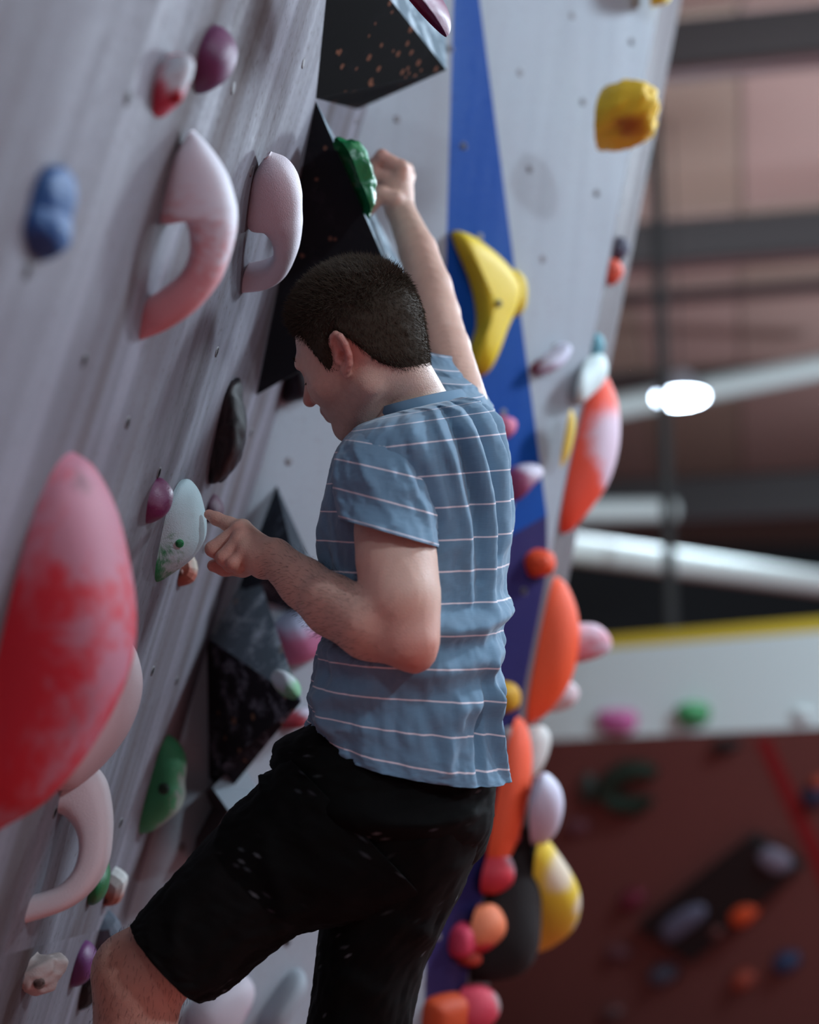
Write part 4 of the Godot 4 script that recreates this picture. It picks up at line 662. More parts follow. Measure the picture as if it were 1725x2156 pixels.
	for y in 512:
		for x in 128:
			var k := noise.get_noise_2d(x * 0.9, y * 0.9) * 0.03 + noise.get_noise_2d(x * 0.12, y * 0.1) * 0.02
			var c := Color(0.395 + k, 0.525 + k, 0.62 + k)
			var line := absf(y - 256.0 + noise.get_noise_2d(x * 0.08, 3.0) * 2.0)
			c = c.lerp(Color(0.86, 0.82, 0.85), smoothstep(15.0, 11.0, line))
			im.set_pixel(x, y, c)
	jersey.albedo_texture = tex(im)
	jersey.rim_enabled = true
	jersey.rim = 0.4
	jersey.rim_tint = 0.6
	var shirt := Node3D.new()
	shirt.name = "t_shirt"
	man.add_child(shirt)
	shirt.position = -origin
	shirt.set_meta("label", "blue T-shirt with thin white stripes")
	var torso_rings := [[Vector3(-0.0036, 1.5462, -2.3663), Vector3(0.1491, -0.0278, -0.0212), Vector3(0.0152, -0.0569, 0.1464), 0],
		[Vector3(-0.0055, 1.5749, -2.3602), Vector3(0.1402, -0.0196, -0.0195), Vector3(0.0137, -0.0502, 0.1478), 0.81],
		[Vector3(-0.0058, 1.62, -2.3506), Vector3(0.1364, -0.009, -0.0172), Vector3(0.0095, -0.0371, 0.1506), 2.1341],
		[Vector3(-0.0038, 1.6707, -2.345), Vector3(0.1342, -0.0029, -0.0211), Vector3(0.0074, -0.0329, 0.1566), 3.3808],
		[Vector3(0.0064, 1.7223, -2.3442), Vector3(0.1295, 0.0027, -0.0199), Vector3(-0.0001, -0.0316, 0.1569), 4.5597],
		[Vector3(0.0145, 1.7674, -2.3449), Vector3(0.1291, 0.0064, -0.0293), Vector3(-0.0028, -0.033, 0.1566), 5.5376],
		[Vector3(0.0127, 1.8198, -2.3439), Vector3(0.1357, 0.0106, -0.0386), Vector3(0.0023, -0.0398, 0.1653), 6.5763],
		[Vector3(0.0095, 1.8851, -2.3403), Vector3(0.1431, 0.0172, -0.0475), Vector3(0.0055, -0.0454, 0.1692), 7.912],
		[Vector3(0.0139, 1.9567, -2.3455), Vector3(0.1361, 0.0245, -0.0561), Vector3(-0.0023, -0.0488, 0.2043), 9.5716],
		[Vector3(0.0197, 2.0175, -2.3479), Vector3(0.1225, 0.0308, -0.0599), Vector3(-0.0121, -0.0589, 0.2175), 10.7243],
		[Vector3(0.0236, 2.0502, -2.3538), Vector3(0.1027, 0.0318, -0.0571), Vector3(-0.0118, -0.0563, 0.195), 11.7328],
		[Vector3(0.024, 2.0636, -2.3586), Vector3(0.0807, 0.0273, -0.0402), Vector3(-0.0091, -0.043, 0.1544), 12.9064],
		[Vector3(0.0219, 2.0664, -2.3554), Vector3(0.0673, 0.0247, -0.028), Vector3(-0.0039, -0.0268, 0.1042), 14.0371]]
	# long drapes from the shoulders, sags at the waist
	var folds := []
	# drapes that fan out from the near shoulder and the nape down the back
	folds.append_array([[1.72, 0.88, 1.30, 0.55, 0.10, 0.012], [1.45, 0.93, 1.02, 0.42, 0.07, 0.015], [1.25, 0.90, 0.88, 0.47, 0.05, -0.012], [1.10, 0.95, 0.72, 0.40, 0.09, 0.017], [0.86, 0.90, 0.58, 0.52, 0.05, -0.013], [0.72, 0.97, 0.42, 0.55, 0.11, 0.014], [0.45, 0.90, 0.22, 0.60, 0.07, -0.010], [0.30, 0.85, 0.10, 0.50, 0.10, 0.010],
		[2.05, 0.985, 1.55, 0.88, 0.05, 0.009], [1.75, 0.99, 1.30, 0.86, 0.04, 0.008], [1.40, 0.985, 1.05, 0.84, 0.05, 0.010], [1.05, 0.99, 0.8, 0.88, 0.04, -0.008], [0.75, 0.98, 0.5, 0.86, 0.05, 0.010]])
	folds.append_array([[0.05, 0.39, 1.2, 0.345, 0.13, 0.020], [0.9, 0.335, 2.3, 0.36, 0.13, 0.014], [0.2, 0.30, 1.5, 0.245, 0.12, 0.016], [1.4, 0.26, 2.8, 0.285, 0.13, 0.014], [0.1, 0.22, 1.3, 0.165, 0.12, 0.013], [1.9, 0.20, 3.0, 0.15, 0.13, 0.013], [2.2, 0.40, 3.1, 0.43, 0.13, 0.014], [2.0, 0.12, 2.9, 0.10, 0.11, 0.010],
		[0.45, 0.01, 0.70, 0.26, 0.06, 0.015], [0.95, 0.01, 0.72, 0.22, 0.06, -0.012], [0.25, 0.02, 0.5, 0.2, 0.05, -0.010], [1.4, 0.02, 1.1, 0.18, 0.09, 0.009], [2.3, 0.03, 2.7, 0.2, 0.1, 0.010], [2.8, 0.62, 3.0, 0.45, 0.12, 0.010]])
	for fo in folds:
		fo[5] *= 1.35
	put("torso", cloth_tube(torso_rings, 220, 260, folds, 0.008, 71, 0.02), jersey, shirt)
	var collar_ring: Array = torso_rings[torso_rings.size() - 1]
	var rib := paint("ribbing", Color(0.385, 0.50, 0.59), 0.9)
	var cv := []
	for k in 41:
		var a := TAU * k / 40.0
		cv.append(collar_ring[0] + collar_ring[1] * cos(a) * 1.0 + collar_ring[2] * sin(a) * 1.0)
	var lean: Vector3 = (Vector3(0.0127, 2.0879, -2.3176) - Vector3(0.031, 2.0587, -2.3341)).normalized()
	var cvv := PackedVector3Array()
	for row in [[1.05, -0.014], [1.07, -0.006], [1.055, 0.004], [1.01, 0.014], [0.98, 0.0145], [0.98, 0.004], [0.99, -0.010]]:
		for k in 41:
			cvv.append(collar_ring[0] + (cv[k] - collar_ring[0]) * row[0] + lean * row[1])
	put("collar", build_mesh(cvv, grid_index(41, 7)), rib, shirt)
	var sleeve_folds := [[0.5, 0.05, 1.3, 0.75, 0.12, 0.008], [1.4, 0.1, 2.2, 0.7, 0.12, 0.007], [2.4, 0.05, 2.7, 0.6, 0.12, 0.009], [0.9, 0.3, 0.5, 0.8, 0.08, -0.006]]
	put("sleeve", cloth_tube([[Vector3(-0.0293, 1.8309, -2.1678), Vector3(0.0701, -0.0215, 0.0057), Vector3(-0.0067, -0.0161, 0.0937), 0.35],
		[Vector3(-0.0336, 1.8662, -2.1833), Vector3(0.0741, -0.0213, 0.0031), Vector3(-0.0029, -0.0175, 0.0908), 1.2071],
		[Vector3(-0.037, 1.9089, -2.1921), Vector3(0.0719, -0.0172, -0.0037), Vector3(-0.0022, -0.0201, 0.098), 2.1017],
		[Vector3(-0.0365, 1.9488, -2.2092), Vector3(0.0637, -0.0122, -0.0077), Vector3(-0.003, -0.0221, 0.1026), 2.9861],
		[Vector3(-0.0341, 1.9832, -2.2325), Vector3(0.0491, -0.003, -0.016), Vector3(-0.0022, -0.0233, 0.0973), 3.9645],
		[Vector3(-0.0273, 2.0072, -2.2632), Vector3(0.0269, 0.0017, -0.0201), Vector3(-0.0003, -0.0187, 0.0778), 5.2618]], 110, 90, sleeve_folds, 0.004, 75, 0.03), jersey, shirt)
	var crumple := [[0.5, 0.25, 2.4, 0.2, 0.14, 0.007], [0.3, 0.42, 2.2, 0.34, 0.15, 0.008], [0.5, 0.55, 2.0, 0.5, 0.14, 0.009], [0.3, 0.7, 1.8, 0.66, 0.14, 0.008], [0.8, 0.3, 1.6, 0.62, 0.1, 0.006]]
	put("sleeve", cloth_tube([[Vector3(0.0412, 2.2299, -2.5533), Vector3(0.0513, -0.0133, 0.0074), Vector3(-0.0017, -0.0486, 0.1123), 0.3],
		[Vector3(0.0493, 2.1856, -2.5218), Vector3(0.0561, -0.0107, 0.0079), Vector3(-0.0031, -0.0521, 0.1269), 1.7819],
		[Vector3(0.0595, 2.142, -2.4901), Vector3(0.0614, -0.0078, 0.0086), Vector3(-0.004, -0.0549, 0.1417), 3.2539],
		[Vector3(0.0696, 2.0929, -2.4597), Vector3(0.0684, -0.0049, -0.001), Vector3(-0.0045, -0.0592, 0.1561), 4.8192],
		[Vector3(0.0763, 2.0387, -2.4303), Vector3(0.0707, -0.0049, -0.0113), Vector3(-0.0034, -0.0521, 0.1423), 5.9331]], 110, 90, crumple, 0.005, 77, 0.03), jersey, shirt)
	# --- shorts
	var twill := paint("twill", Color.WHITE, 0.8)
	twill.vertex_color_use_as_albedo = true
	twill.metallic_specular = 0.25
	var shorts := Node3D.new()
	shorts.name = "shorts"
	man.add_child(shorts)
	shorts.position = -origin
	shorts.set_meta("label", "black work shorts with charcoal panels")
	put("leg", cloth_tube([[Vector3(-0.3452, 1.2389, -2.355), Vector3(0.052, -0.0562, -0.0119), Vector3(0.0002, -0.0063, 0.1009), 0],
		[Vector3(-0.3156, 1.2625, -2.355), Vector3(0.0542, -0.0647, -0.0189), Vector3(0.0066, -0.0044, 0.1064), 0.9884],
		[Vector3(-0.2619, 1.3165, -2.3538), Vector3(0.0573, -0.0682, -0.0196), Vector3(0.0052, -0.0072, 0.116), 2.6327],
		[Vector3(-0.2056, 1.3622, -2.3594), Vector3(0.0611, -0.0792, -0.027), Vector3(0.0073, -0.0114, 0.1254), 4.2266],
		[Vector3(-0.1425, 1.3907, -2.3687), Vector3(0.0776, -0.0983, -0.0362), Vector3(0.0095, -0.0079, 0.1363), 5.8421],
		[Vector3(-0.078, 1.4252, -2.3818), Vector3(0.1047, -0.1064, -0.0482), Vector3(0.0104, -0.0037, 0.1474), 7.5308]], 90, 80, [[0.6, 0.5, 2.0, 0.7, 0.15, 0.008], [1.4, 0.1, 2.2, 0.3, 0.15, 0.006], [2.6, 0.55, 3.3, 0.7, 0.1, 0.008], [2.6, 0.8, 3.3, 0.85, 0.08, 0.010]], 0.006, 81, 0.03, 0.85, 2), twill, shorts)
	put("leg", cloth_tube([[Vector3(-0.091, 1.0355, -2.572), Vector3(0.0728, -0.003, -0.0211), Vector3(0.0022, 0.0126, 0.1356), 0],
		[Vector3(-0.0762, 1.1326, -2.5513), Vector3(0.0803, 0.0014, -0.0201), Vector3(-0.0004, 0.0018, 0.1435), 2.0377],
		[Vector3(-0.0597, 1.2161, -2.5234), Vector3(0.0845, 0.0056, -0.0192), Vector3(-0.0007, -0.003, 0.1425), 3.923],
		[Vector3(-0.0345, 1.2936, -2.4967), Vector3(0.1004, 0.0116, -0.018), Vector3(-0.0014, -0.0086, 0.1515), 5.7882],
		[Vector3(-0.0115, 1.367, -2.4657), Vector3(0.1122, 0.0138, -0.0226), Vector3(0.0031, -0.0076, 0.1773), 7.9539],
		[Vector3(0.0055, 1.4359, -2.4358), Vector3(0.1211, 0.0128, -0.028), Vector3(-0.0005, -0.0046, 0.1933), 9.873]], 90, 80, [[0.5, 0.5, 1.4, 0.6, 0.12, 0.008], [1.2, 0.3, 2.2, 0.45, 0.15, 0.008]], 0.006, 83, 0.03, 0.85, 1), twill, shorts)
	put("seat", cloth_tube([[Vector3(-0.001, 1.3531, -2.4483), Vector3(0.0719, -0.0005, -0.0257), Vector3(-0.0078, -0.006, 0.0447), 0],
		[Vector3(-0.0016, 1.3917, -2.4298), Vector3(0.113, -0.0036, -0.0366), Vector3(-0.0136, -0.0028, 0.1374), 2.6431],
		[Vector3(-0.0248, 1.4525, -2.4016), Vector3(0.1517, -0.0113, -0.0433), Vector3(0.0034, -0.0246, 0.1737), 4.3228],
		[Vector3(-0.0345, 1.5012, -2.3912), Vector3(0.1638, -0.0144, -0.0337), Vector3(0.0064, -0.0279, 0.1628), 5.3433],
		[Vector3(-0.0349, 1.535, -2.384), Vector3(0.1665, -0.0135, -0.0233), Vector3(0.0133, -0.0224, 0.1537), 6.2303],
		[Vector3(-0.0187, 1.5591, -2.384), Vector3(0.146, -0.0129, -0.0181), Vector3(0.0036, -0.0162, 0.1448), 6.9453],
		[Vector3(-0.0046, 1.5852, -2.3785), Vector3(0.1247, -0.0075, -0.0169), Vector3(-0.0039, -0.0081, 0.1261), 7.7749]], 110, 70, [[0.8, 0.4, 1.8, 0.3, 0.15, 0.006], [2.6, 0.5, 3.3, 0.55, 0.1, 0.006]], 0.005, 85, 0.0, 0.88, 1), twill, shorts)
	# --- climbing shoes, just below the picture
	var rubber := paint("shoe_rubber", Color(0.1, 0.1, 0.11), 0.6)
	for f in [[Vector3(-0.3916, 0.8166, -2.4856), Vector3(-1, -0.25, 0.1)], [Vector3(-0.165, 0.7062, -2.6624), Vector3(-1, -0.2, -0.15)]]:
		var sv := PackedVector3Array()
		var si := PackedInt32Array()
		var ankle: Vector3 = f[0]
		var go: Vector3 = (f[1] as Vector3).normalized()
		var sp := [cone(ankle, ankle - go * 0.03 + Vector3(0, -0.06, 0), 0.041, 0.036, 0.03), cone(ankle + Vector3(0, -0.055, 0), ankle + go * 0.11 + Vector3(0, -0.055, 0), 0.036, 0.034, 0.03), cone(ankle + go * 0.11 + Vector3(0, -0.055, 0), ankle + go * 0.19 + Vector3(0, -0.05, 0), 0.034, 0.018, 0.03)]
		var sb := bounds(sp, 0.02)
		nets(sp, sb.position, sb.end, 0.008, sv, si)
		for i in sv.size():
			sv[i] -= origin
		put("climbing_shoe", build_mesh(sv, si), rubber, man)

# ---------- helpers ----------
var taken := {}
var mats := {}
var noise := FastNoiseLite.new()
var rng := RandomNumberGenerator.new()

func numbered(called: String) -> String:
	if not taken.has(called):
		taken[called] = 0
		return called
	taken[called] += 1
	return "%s_%03d" % [called, taken[called]]

func tag(o: Node, label: String, category: String, group := "") -> Node:
	o.set_meta("label", label)
	o.set_meta("category", category)
	if group != "":
		o.set_meta("group", group)
	return o

func thing(called: String, label: String, category: String, at := Vector3.ZERO, group := "") -> Node3D:
	var o := Node3D.new()
	o.name = numbered(called)
	add_child(o)
	o.position = at
	tag(o, label, category, group)
	return o

func put(called: String, m: Mesh, material: Material, parent: Node = null) -> MeshInstance3D:
	var o := MeshInstance3D.new()
	o.mesh = m
	o.material_override = null
	for i in m.get_surface_count():
		o.set_surface_override_material(i, material)
	if parent == null:
		o.name = numbered(called)
		add_child(o)
	else:
		o.name = called
		parent.add_child(o, true)
	return o

func structure(called: String, m: Mesh, material: Material) -> MeshInstance3D:
	var o := MeshInstance3D.new()
	o.mesh = m
	for i in m.get_surface_count():
		o.set_surface_override_material(i, material)
	o.name = called
	add_child(o)
	o.set_meta("kind", "structure")
	return o

func paint(key: String, color: Color, rough := 0.7, metal := 0.0) -> StandardMaterial3D:
	if mats.has(key):
		return mats[key]
	var m := StandardMaterial3D.new()
	m.resource_name = key
	m.albedo_color = color
	m.roughness = rough
	m.metallic = metal
	mats[key] = m
	return m

func tex(im: Image) -> ImageTexture:
	return ImageTexture.create_from_image(im)

func noise_relief(m: StandardMaterial3D, freq: float, scale: float, depth: float, seed_n: int) -> void:
	var n := FastNoiseLite.new()
	n.seed = seed_n
	n.frequency = freq
	n.fractal_octaves = 3
	var t := NoiseTexture2D.new()
	t.width = 256
	t.height = 256
	t.seamless = true
	t.noise = n
	m.heightmap_enabled = true
	m.heightmap_texture = t
	m.heightmap_scale = depth
	m.uv1_triplanar = true
	m.uv1_scale = Vector3.ONE * scale

# one ArrayMesh out of raw arrays; faces are turned outwards (or towards facing)
func build_mesh(v: PackedVector3Array, idx: PackedInt32Array, uv := PackedVector2Array(), col := PackedColorArray(), flat := false, facing := Vector3.ZERO) -> ArrayMesh:
	var mid := Vector3.ZERO
	for p in v:
		mid += p
	mid /= maxf(1.0, v.size())
	var vol := 0.0
	for i in range(0, idx.size(), 3):
		var a := v[idx[i]]
		var n := (v[idx[i + 2]] - a).cross(v[idx[i + 1]] - a)
		vol += n.dot(facing if facing != Vector3.ZERO else a - mid)
	if vol < 0.0:
		for i in range(0, idx.size(), 3):
			var k := idx[i + 1]
			idx[i + 1] = idx[i + 2]
			idx[i + 2] = k
	var normals := PackedVector3Array()
	if flat:
		var fv := PackedVector3Array()
		var fu := PackedVector2Array()
		var fc := PackedColorArray()
		var fi := PackedInt32Array()
		for i in range(0, idx.size(), 3):
			var a := v[idx[i]]
			var n := (v[idx[i + 2]] - a).cross(v[idx[i + 1]] - a).normalized()
			for k in 3:
				fv.append(v[idx[i + k]])
				normals.append(n)
				if uv.size():
					fu.append(uv[idx[i + k]])
				if col.size():
					fc.append(col[idx[i + k]])
				fi.append(fi.size())
		v = fv
		uv = fu
		col = fc
		idx = fi
	else:
		normals.resize(v.size())
		var at_point := {}
		for i in range(0, idx.size(), 3):
			var a := v[idx[i]]
			var n := (v[idx[i + 2]] - a).cross(v[idx[i + 1]] - a)
			for k in 3:
				normals[idx[i + k]] += n
		for i in v.size():   # points that coincide share one normal
			var q := Vector3i((v[i] * 20000.0).round())
			at_point[q] = at_point.get(q, Vector3.ZERO) + normals[i]
		for i in v.size():
			normals[i] = (at_point[Vector3i((v[i] * 20000.0).round())] as Vector3).normalized()
	var arr := []
	arr.resize(Mesh.ARRAY_MAX)
	arr[Mesh.ARRAY_VERTEX] = v
	arr[Mesh.ARRAY_NORMAL] = normals
	arr[Mesh.ARRAY_INDEX] = idx
	if uv.size():
		arr[Mesh.ARRAY_TEX_UV] = uv
	if col.size():
		arr[Mesh.ARRAY_COLOR] = col
	var m := ArrayMesh.new()
	m.add_surface_from_arrays(Mesh.PRIMITIVE_TRIANGLES, arr)
	return m

func grid_index(nu: int, nv: int) -> PackedInt32Array:
	var idx := PackedInt32Array()
	for j in nv - 1:
		for i in nu - 1:
			var a := j * nu + i
			idx.append_array([a, a + 1, a + nu, a + 1, a + nu + 1, a + nu])
	return idx

func box_mesh(size: Vector3, bevel := 0.004) -> ArrayMesh:
	# a box with chamfered edges
	var h := size / 2.0
	var b := minf(bevel, minf(h.x, minf(h.y, h.z)) * 0.5)
	var v := PackedVector3Array()
	var idx := PackedInt32Array()
	var id := {}
	for ax in 3:
		for sx in [-1, 1]:
			for sy in [-1, 1]:
				for sz in [-1, 1]:
					var p := Vector3(sx * (h.x - b), sy * (h.y - b), sz * (h.z - b))
					p[ax] = [sx, sy, sz][ax] * h[ax]
					id[[ax, sx, sy, sz]] = v.size()
					v.append(p)
	var quads := []
	for ax in 3:
		for sg in [-1, 1]:
			var q := []
			for c2 in [[-1, -1], [1, -1], [1, 1], [-1, 1]]:
				var sgn := [0, 0, 0]
				sgn[ax] = sg
				sgn[(ax + 1) % 3] = c2[0]
				sgn[(ax + 2) % 3] = c2[1]
				q.append(id[[ax, sgn[0], sgn[1], sgn[2]]])
			quads.append(q)
		for c2 in [[-1, -1], [1, -1], [1, 1], [-1, 1]]:   # the edges along ax
			var q := []
			for e in [[-1, 1], [1, 1], [1, 2], [-1, 2]]:
				var sgn := [0, 0, 0]
				sgn[ax] = e[0]
				sgn[(ax + 1) % 3] = c2[0]
				sgn[(ax + 2) % 3] = c2[1]
				q.append(id[[(ax + e[1]) % 3, sgn[0], sgn[1], sgn[2]]])
			quads.append(q)
	for q in quads:
		var n: Vector3 = (v[q[2]] - v[q[0]]).cross(v[q[1]] - v[q[0]])
		if n.dot(v[q[0]] + v[q[2]]) < 0.0:
			q.reverse()
		idx.append_array([q[0], q[1], q[2], q[0], q[2], q[3]])
	for sx in [-1, 1]:
		for sy in [-1, 1]:
			for sz in [-1, 1]:
				var t := [id[[0, sx, sy, sz]], id[[1, sx, sy, sz]], id[[2, sx, sy, sz]]]
				var n: Vector3 = (v[t[2]] - v[t[0]]).cross(v[t[1]] - v[t[0]])
				if n.dot(v[t[0]]) < 0.0:
					t.reverse()
				idx.append_array(t)
	return build_mesh(v, idx, PackedVector2Array(), PackedColorArray(), true)

func placed(o: Node3D, at: Vector3, x: Vector3, y: Vector3, z: Vector3) -> Node3D:
	o.transform = Transform3D(Basis(x, y, z), at)
	return o

# a box whose long side runs from a to b
func bar(called: String, a: Vector3, b: Vector3, across: float, deep: float, m: Material, parent: Node = null, up := Vector3.UP) -> MeshInstance3D:
	var x := (b - a).normalized()
	var z := x.cross(up).normalized()
	var y := z.cross(x)
	var o := put(called, box_mesh(Vector3((b - a).length(), deep, across), 0.006), m, parent)
	o.transform = Transform3D(Basis(x, y, z), (a + b) / 2.0)
	return o

# a round tube through points with a radius at each
func tube_mesh(path: Array, radii: Array, sides := 12, cap := true) -> ArrayMesh:
	var v := PackedVector3Array()
	var n := path.size()
	var side := Vector3.ZERO
	for i in n:
		var d: Vector3 = (path[mini(i + 1, n - 1)] - path[maxi(i - 1, 0)]).normalized()
		if side == Vector3.ZERO:
			side = d.cross(Vector3.UP if absf(d.y) < 0.9 else Vector3.RIGHT).normalized()
		side = (side - d * side.dot(d)).normalized()
		var other := d.cross(side)
		for k in sides + 1:
			var a := TAU * k / sides
			v.append(path[i] + (side * cos(a) + other * sin(a)) * radii[i])
	var idx := grid_index(sides + 1, n)
	if cap:
		for e in [0, n - 1]:
			v.append(path[e])
			for k in sides:
				idx.append_array([v.size() - 1, e * (sides + 1) + k, e * (sides + 1) + k + 1] if e == 0 else [v.size() - 1, e * (sides + 1) + k + 1, e * (sides + 1) + k])
	return build_mesh(v, idx)

# polyhedron from corner points and faces, edges slightly eased
func solid_mesh(points: Array, faces: Array, per_metre := 1.0) -> ArrayMesh:
	var v := PackedVector3Array()
	var uv := PackedVector2Array()
	var idx := PackedInt32Array()
	var mid := Vector3.ZERO
	for p in points:
		mid += p
	mid /= points.size()
	for f in faces:
		var a: Vector3 = points[f[0]]
		var n: Vector3 = (points[f[1]] - a).cross(points[f[2]] - a).normalized()
		var e: Vector3 = (points[f[1]] - a).normalized()
		var g := n.cross(e)
		var first := v.size()
		for k in f:
			v.append(points[k])
			uv.append(Vector2((points[k] - a).dot(e), (points[k] - a).dot(g)) * per_metre + Vector2(first * 0.37, first * 0.21))
		for k in range(1, f.size() - 1):
			var t := [first, first + k, first + k + 1]
			if (v[t[2]] - v[t[0]]).cross(v[t[1]] - v[t[0]]).dot(v[t[0]] + v[t[1]] + v[t[2]] - mid * 3.0) < 0.0:
				t = [first, first + k + 1, first + k]
			idx.append_array(t)
	var fv := PackedVector3Array()
	var fu := PackedVector2Array()
	var fn := PackedVector3Array()
	var fi := PackedInt32Array()
	for i in range(0, idx.size(), 3):
		var n := (v[idx[i + 2]] - v[idx[i]]).cross(v[idx[i + 1]] - v[idx[i]]).normalized()
		for k in 3:
			fv.append(v[idx[i + k]])
			fu.append(uv[idx[i + k]])
			fn.append(n)
			fi.append(fi.size())
	var arr := []
	arr.resize(Mesh.ARRAY_MAX)
	arr[Mesh.ARRAY_VERTEX] = fv
	arr[Mesh.ARRAY_NORMAL] = fn
	arr[Mesh.ARRAY_TEX_UV] = fu
	arr[Mesh.ARRAY_INDEX] = fi
	var m := ArrayMesh.new()
	m.add_surface_from_arrays(Mesh.PRIMITIVE_TRIANGLES, arr)
	return m

# ---------- climbing walls and holds ----------
class Wall:
	var o: Vector3
	var u: Vector3
	var v: Vector3
	var n: Vector3
	func _init(a: Vector3, b: Vector3, c: Vector3, d: Vector3) -> void:
		o = a
		u = b
		v = c
		n = d
	func at(x: float, y: float, z := 0.0) -> Vector3:
		return o + u * x + v * y + n * z

func lin(c: Color) -> Color:
	return c.srgb_to_linear()

# colour of a moulded hold: its own resin colour under patches of rubbed-in chalk with a ragged outline
func chalked(base: Color, chalk: Color, p: Vector3, spots: Array, ragged: float, speck: float, grain := Vector2(55, 230), soft := 0.45, smudge := [], smudge_c := Color.BLACK) -> Color:
	var k := -1.0
	for s in spots:
		k = maxf(k, 1.0 - (p - (s[0] as Vector3)).length() / s[1])
	var n := noise.get_noise_3dv(p * grain.x) * 0.6 + noise.get_noise_3dv(p * grain.y) * 0.4
	var f := smoothstep(0.45 - soft, soft, k + n * ragged) if spots.size() else 0.0
	f = maxf(f, speck * smoothstep(0.1, 0.5, noise.get_noise_3dv(p * 90.0 + Vector3(9, 4, 2)) + 0.1))
	var c := lin(base).lerp(lin(chalk), clampf(f, 0.0, 1.0))
	for s in smudge:   # rubbed-off shoe rubber
		var d: float = 1.0 - (p - (s[0] as Vector3)).length() / s[1] + n * 0.5
		c = c.lerp(lin(smudge_c), smoothstep(0.0, 0.7, d) * 0.75)
	return c

func grip_material(gloss: float) -> StandardMaterial3D:
	var key := "grip_%d" % int(gloss * 100)
	if mats.has(key):
		return mats[key]
	var m := paint(key, Color.WHITE, gloss)
	m.vertex_color_use_as_albedo = true
	noise_relief(m, 0.09, 16.0, 0.05, 31)
	return m

func smooth_line(pts: Array, steps: int, closed := false) -> Array:
	var out := []
	var n := pts.size()
	var spans := n if closed else n - 1
	for i in spans:
		var p0: Vector2 = pts[(i - 1 + n) % n] if closed or i > 0 else pts[0] * 2.0 - pts[1]
		var p1: Vector2 = pts[i]
		var p2: Vector2 = pts[(i + 1) % n]
		var p3: Vector2 = pts[(i + 2) % n] if closed or i + 2 < n else pts[n - 1] * 2.0 - pts[n - 2]
		for k in steps:
			out.append(p1.cubic_interpolate(p2, p0, p3, float(k) / steps))
	if not closed:
		out.append(pts[n - 1])
	return out

# a moulded hold: foot and head are its two ends on the wall, outline its section out from the wall (along, out), half its half width
func ridge_hold(label: String, w: Wall, foot: Vector2, head: Vector2, outline: Array, half: float, o: Dictionary) -> Node3D:
	var base := w.at(foot.x, foot.y, o.get("off", 0.0))
	var along := w.at(head.x, head.y, o.get("off", 0.0)) - base
	var length := along.length()
	along /= length
	var across := w.n.cross(along)
	var line := smooth_line(outline, o.get("steps", 5))
	var mid: float = o.get("mid", 0.5) * length
	var nj: int = o.get("across", 18)
	var power: float = o.get("power", 0.7)
	var v := PackedVector3Array()
	var col := PackedColorArray()
	var spots := []
	for s in o.get("chalk", []):
		spots.append([Vector3(s[0] * length, s[1], s[2]), s[3]])
	var rubbed := []
	for s in o.get("smudge", []):
		rubbed.append([Vector3(s[0] * length, s[1], s[2]), s[3]])
	var bump: float = o.get("bump", 0.0)
	for q in line:
		for j in nj + 1:
			var a := PI * (float(j) / nj - 0.5)
			var f := pow(maxf(cos(a), 0.0), power)
			var p := Vector3(mid + (q.x - mid) * f, q.y * f, half * signf(a) * pow(absf(sin(a)), o.get("square", 1.0)))
			if bump > 0.0:
				var k := 1.0 + bump * noise.get_noise_3dv(p * 30.0 + foot_shift(foot))
				p = Vector3(mid + (p.x - mid) * k, p.y * k, p.z * k)
			col.append(chalked(o.c, o.get("chalk_c", Color(0.8, 0.8, 0.82)), p + foot_shift(foot), shifted(spots, foot_shift(foot)), o.get("ragged", 0.5), o.get("speck", 0.0), o.get("grain", Vector2(55, 230)), o.get("soft", 0.45), shifted(rubbed, foot_shift(foot)), o.get("smudge_c", Color.BLACK)))
			v.append(along * p.x + w.n * (p.y - 0.003) + across * p.z)
	var m := build_mesh(v, grid_index(nj + 1, line.size()), PackedVector2Array(), col, o.get("flat", false), Vector3.ZERO)
	return finish_hold(label, base, m, o, along, across, w.n, length)

func foot_shift(f: Vector2) -> Vector3:
	return Vector3(f.x * 3.1, f.y * 2.7, f.x + f.y)

func shifted(spots: Array, by: Vector3) -> Array:
	var out := []
	for s in spots:
		out.append([s[0] + by, s[1]])
	return out

func finish_hold(label: String, base: Vector3, m: Mesh, o: Dictionary, along: Vector3, across: Vector3, out: Vector3, length: float) -> Node3D:
	var cat: String = o.get("cat", "climbing hold")
	var called: String = o.get("name", "climbing_hold")
	var gm := grip_material(o.get("gloss", 0.62))
	var bolts: Array = o.get("bolts", [])
	if bolts.is_empty():
		var one := put(called, m, gm)
		one.position = base
		tag(one, label, cat, o.get("group", ""))
		return one
	var t := thing(called, label, cat, base, o.get("group", ""))
	put("grip", m, gm, t)
	for b in bolts:   # [along, out, across, radius, direction along/out/across]
		var dir: Vector3 = (along * b[4].x + out * b[4].y + across * b[4].z).normalized()
		var at: Vector3 = along * b[0] * length + out * b[1] + across * b[2]
		var bm := tube_mesh([at - dir * 0.004, at + dir * 0.0015, at + dir * 0.0015, at - dir * 0.006], [b[3] * 1.15, b[3] * 1.15, b[3] * 0.75, b[3] * 0.7], 14, false)
		var socket := put("bolt_socket", bm, paint("socket_%s" % (o.get("socket", o.c) as Color).to_html(false), o.get("socket", o.c), 0.6), t)
		socket.set_meta("label", "recessed round bolt socket")
		put("bolt", tube_mesh([at - dir * 0.006, at - dir * 0.0005, at - dir * 0.0004], [b[3] * 0.78, b[3] * 0.78, 0.001], 10, true), paint("bolt_dark", Color(0.09, 0.085, 0.09), 0.4, 0.6), socket)
	return t

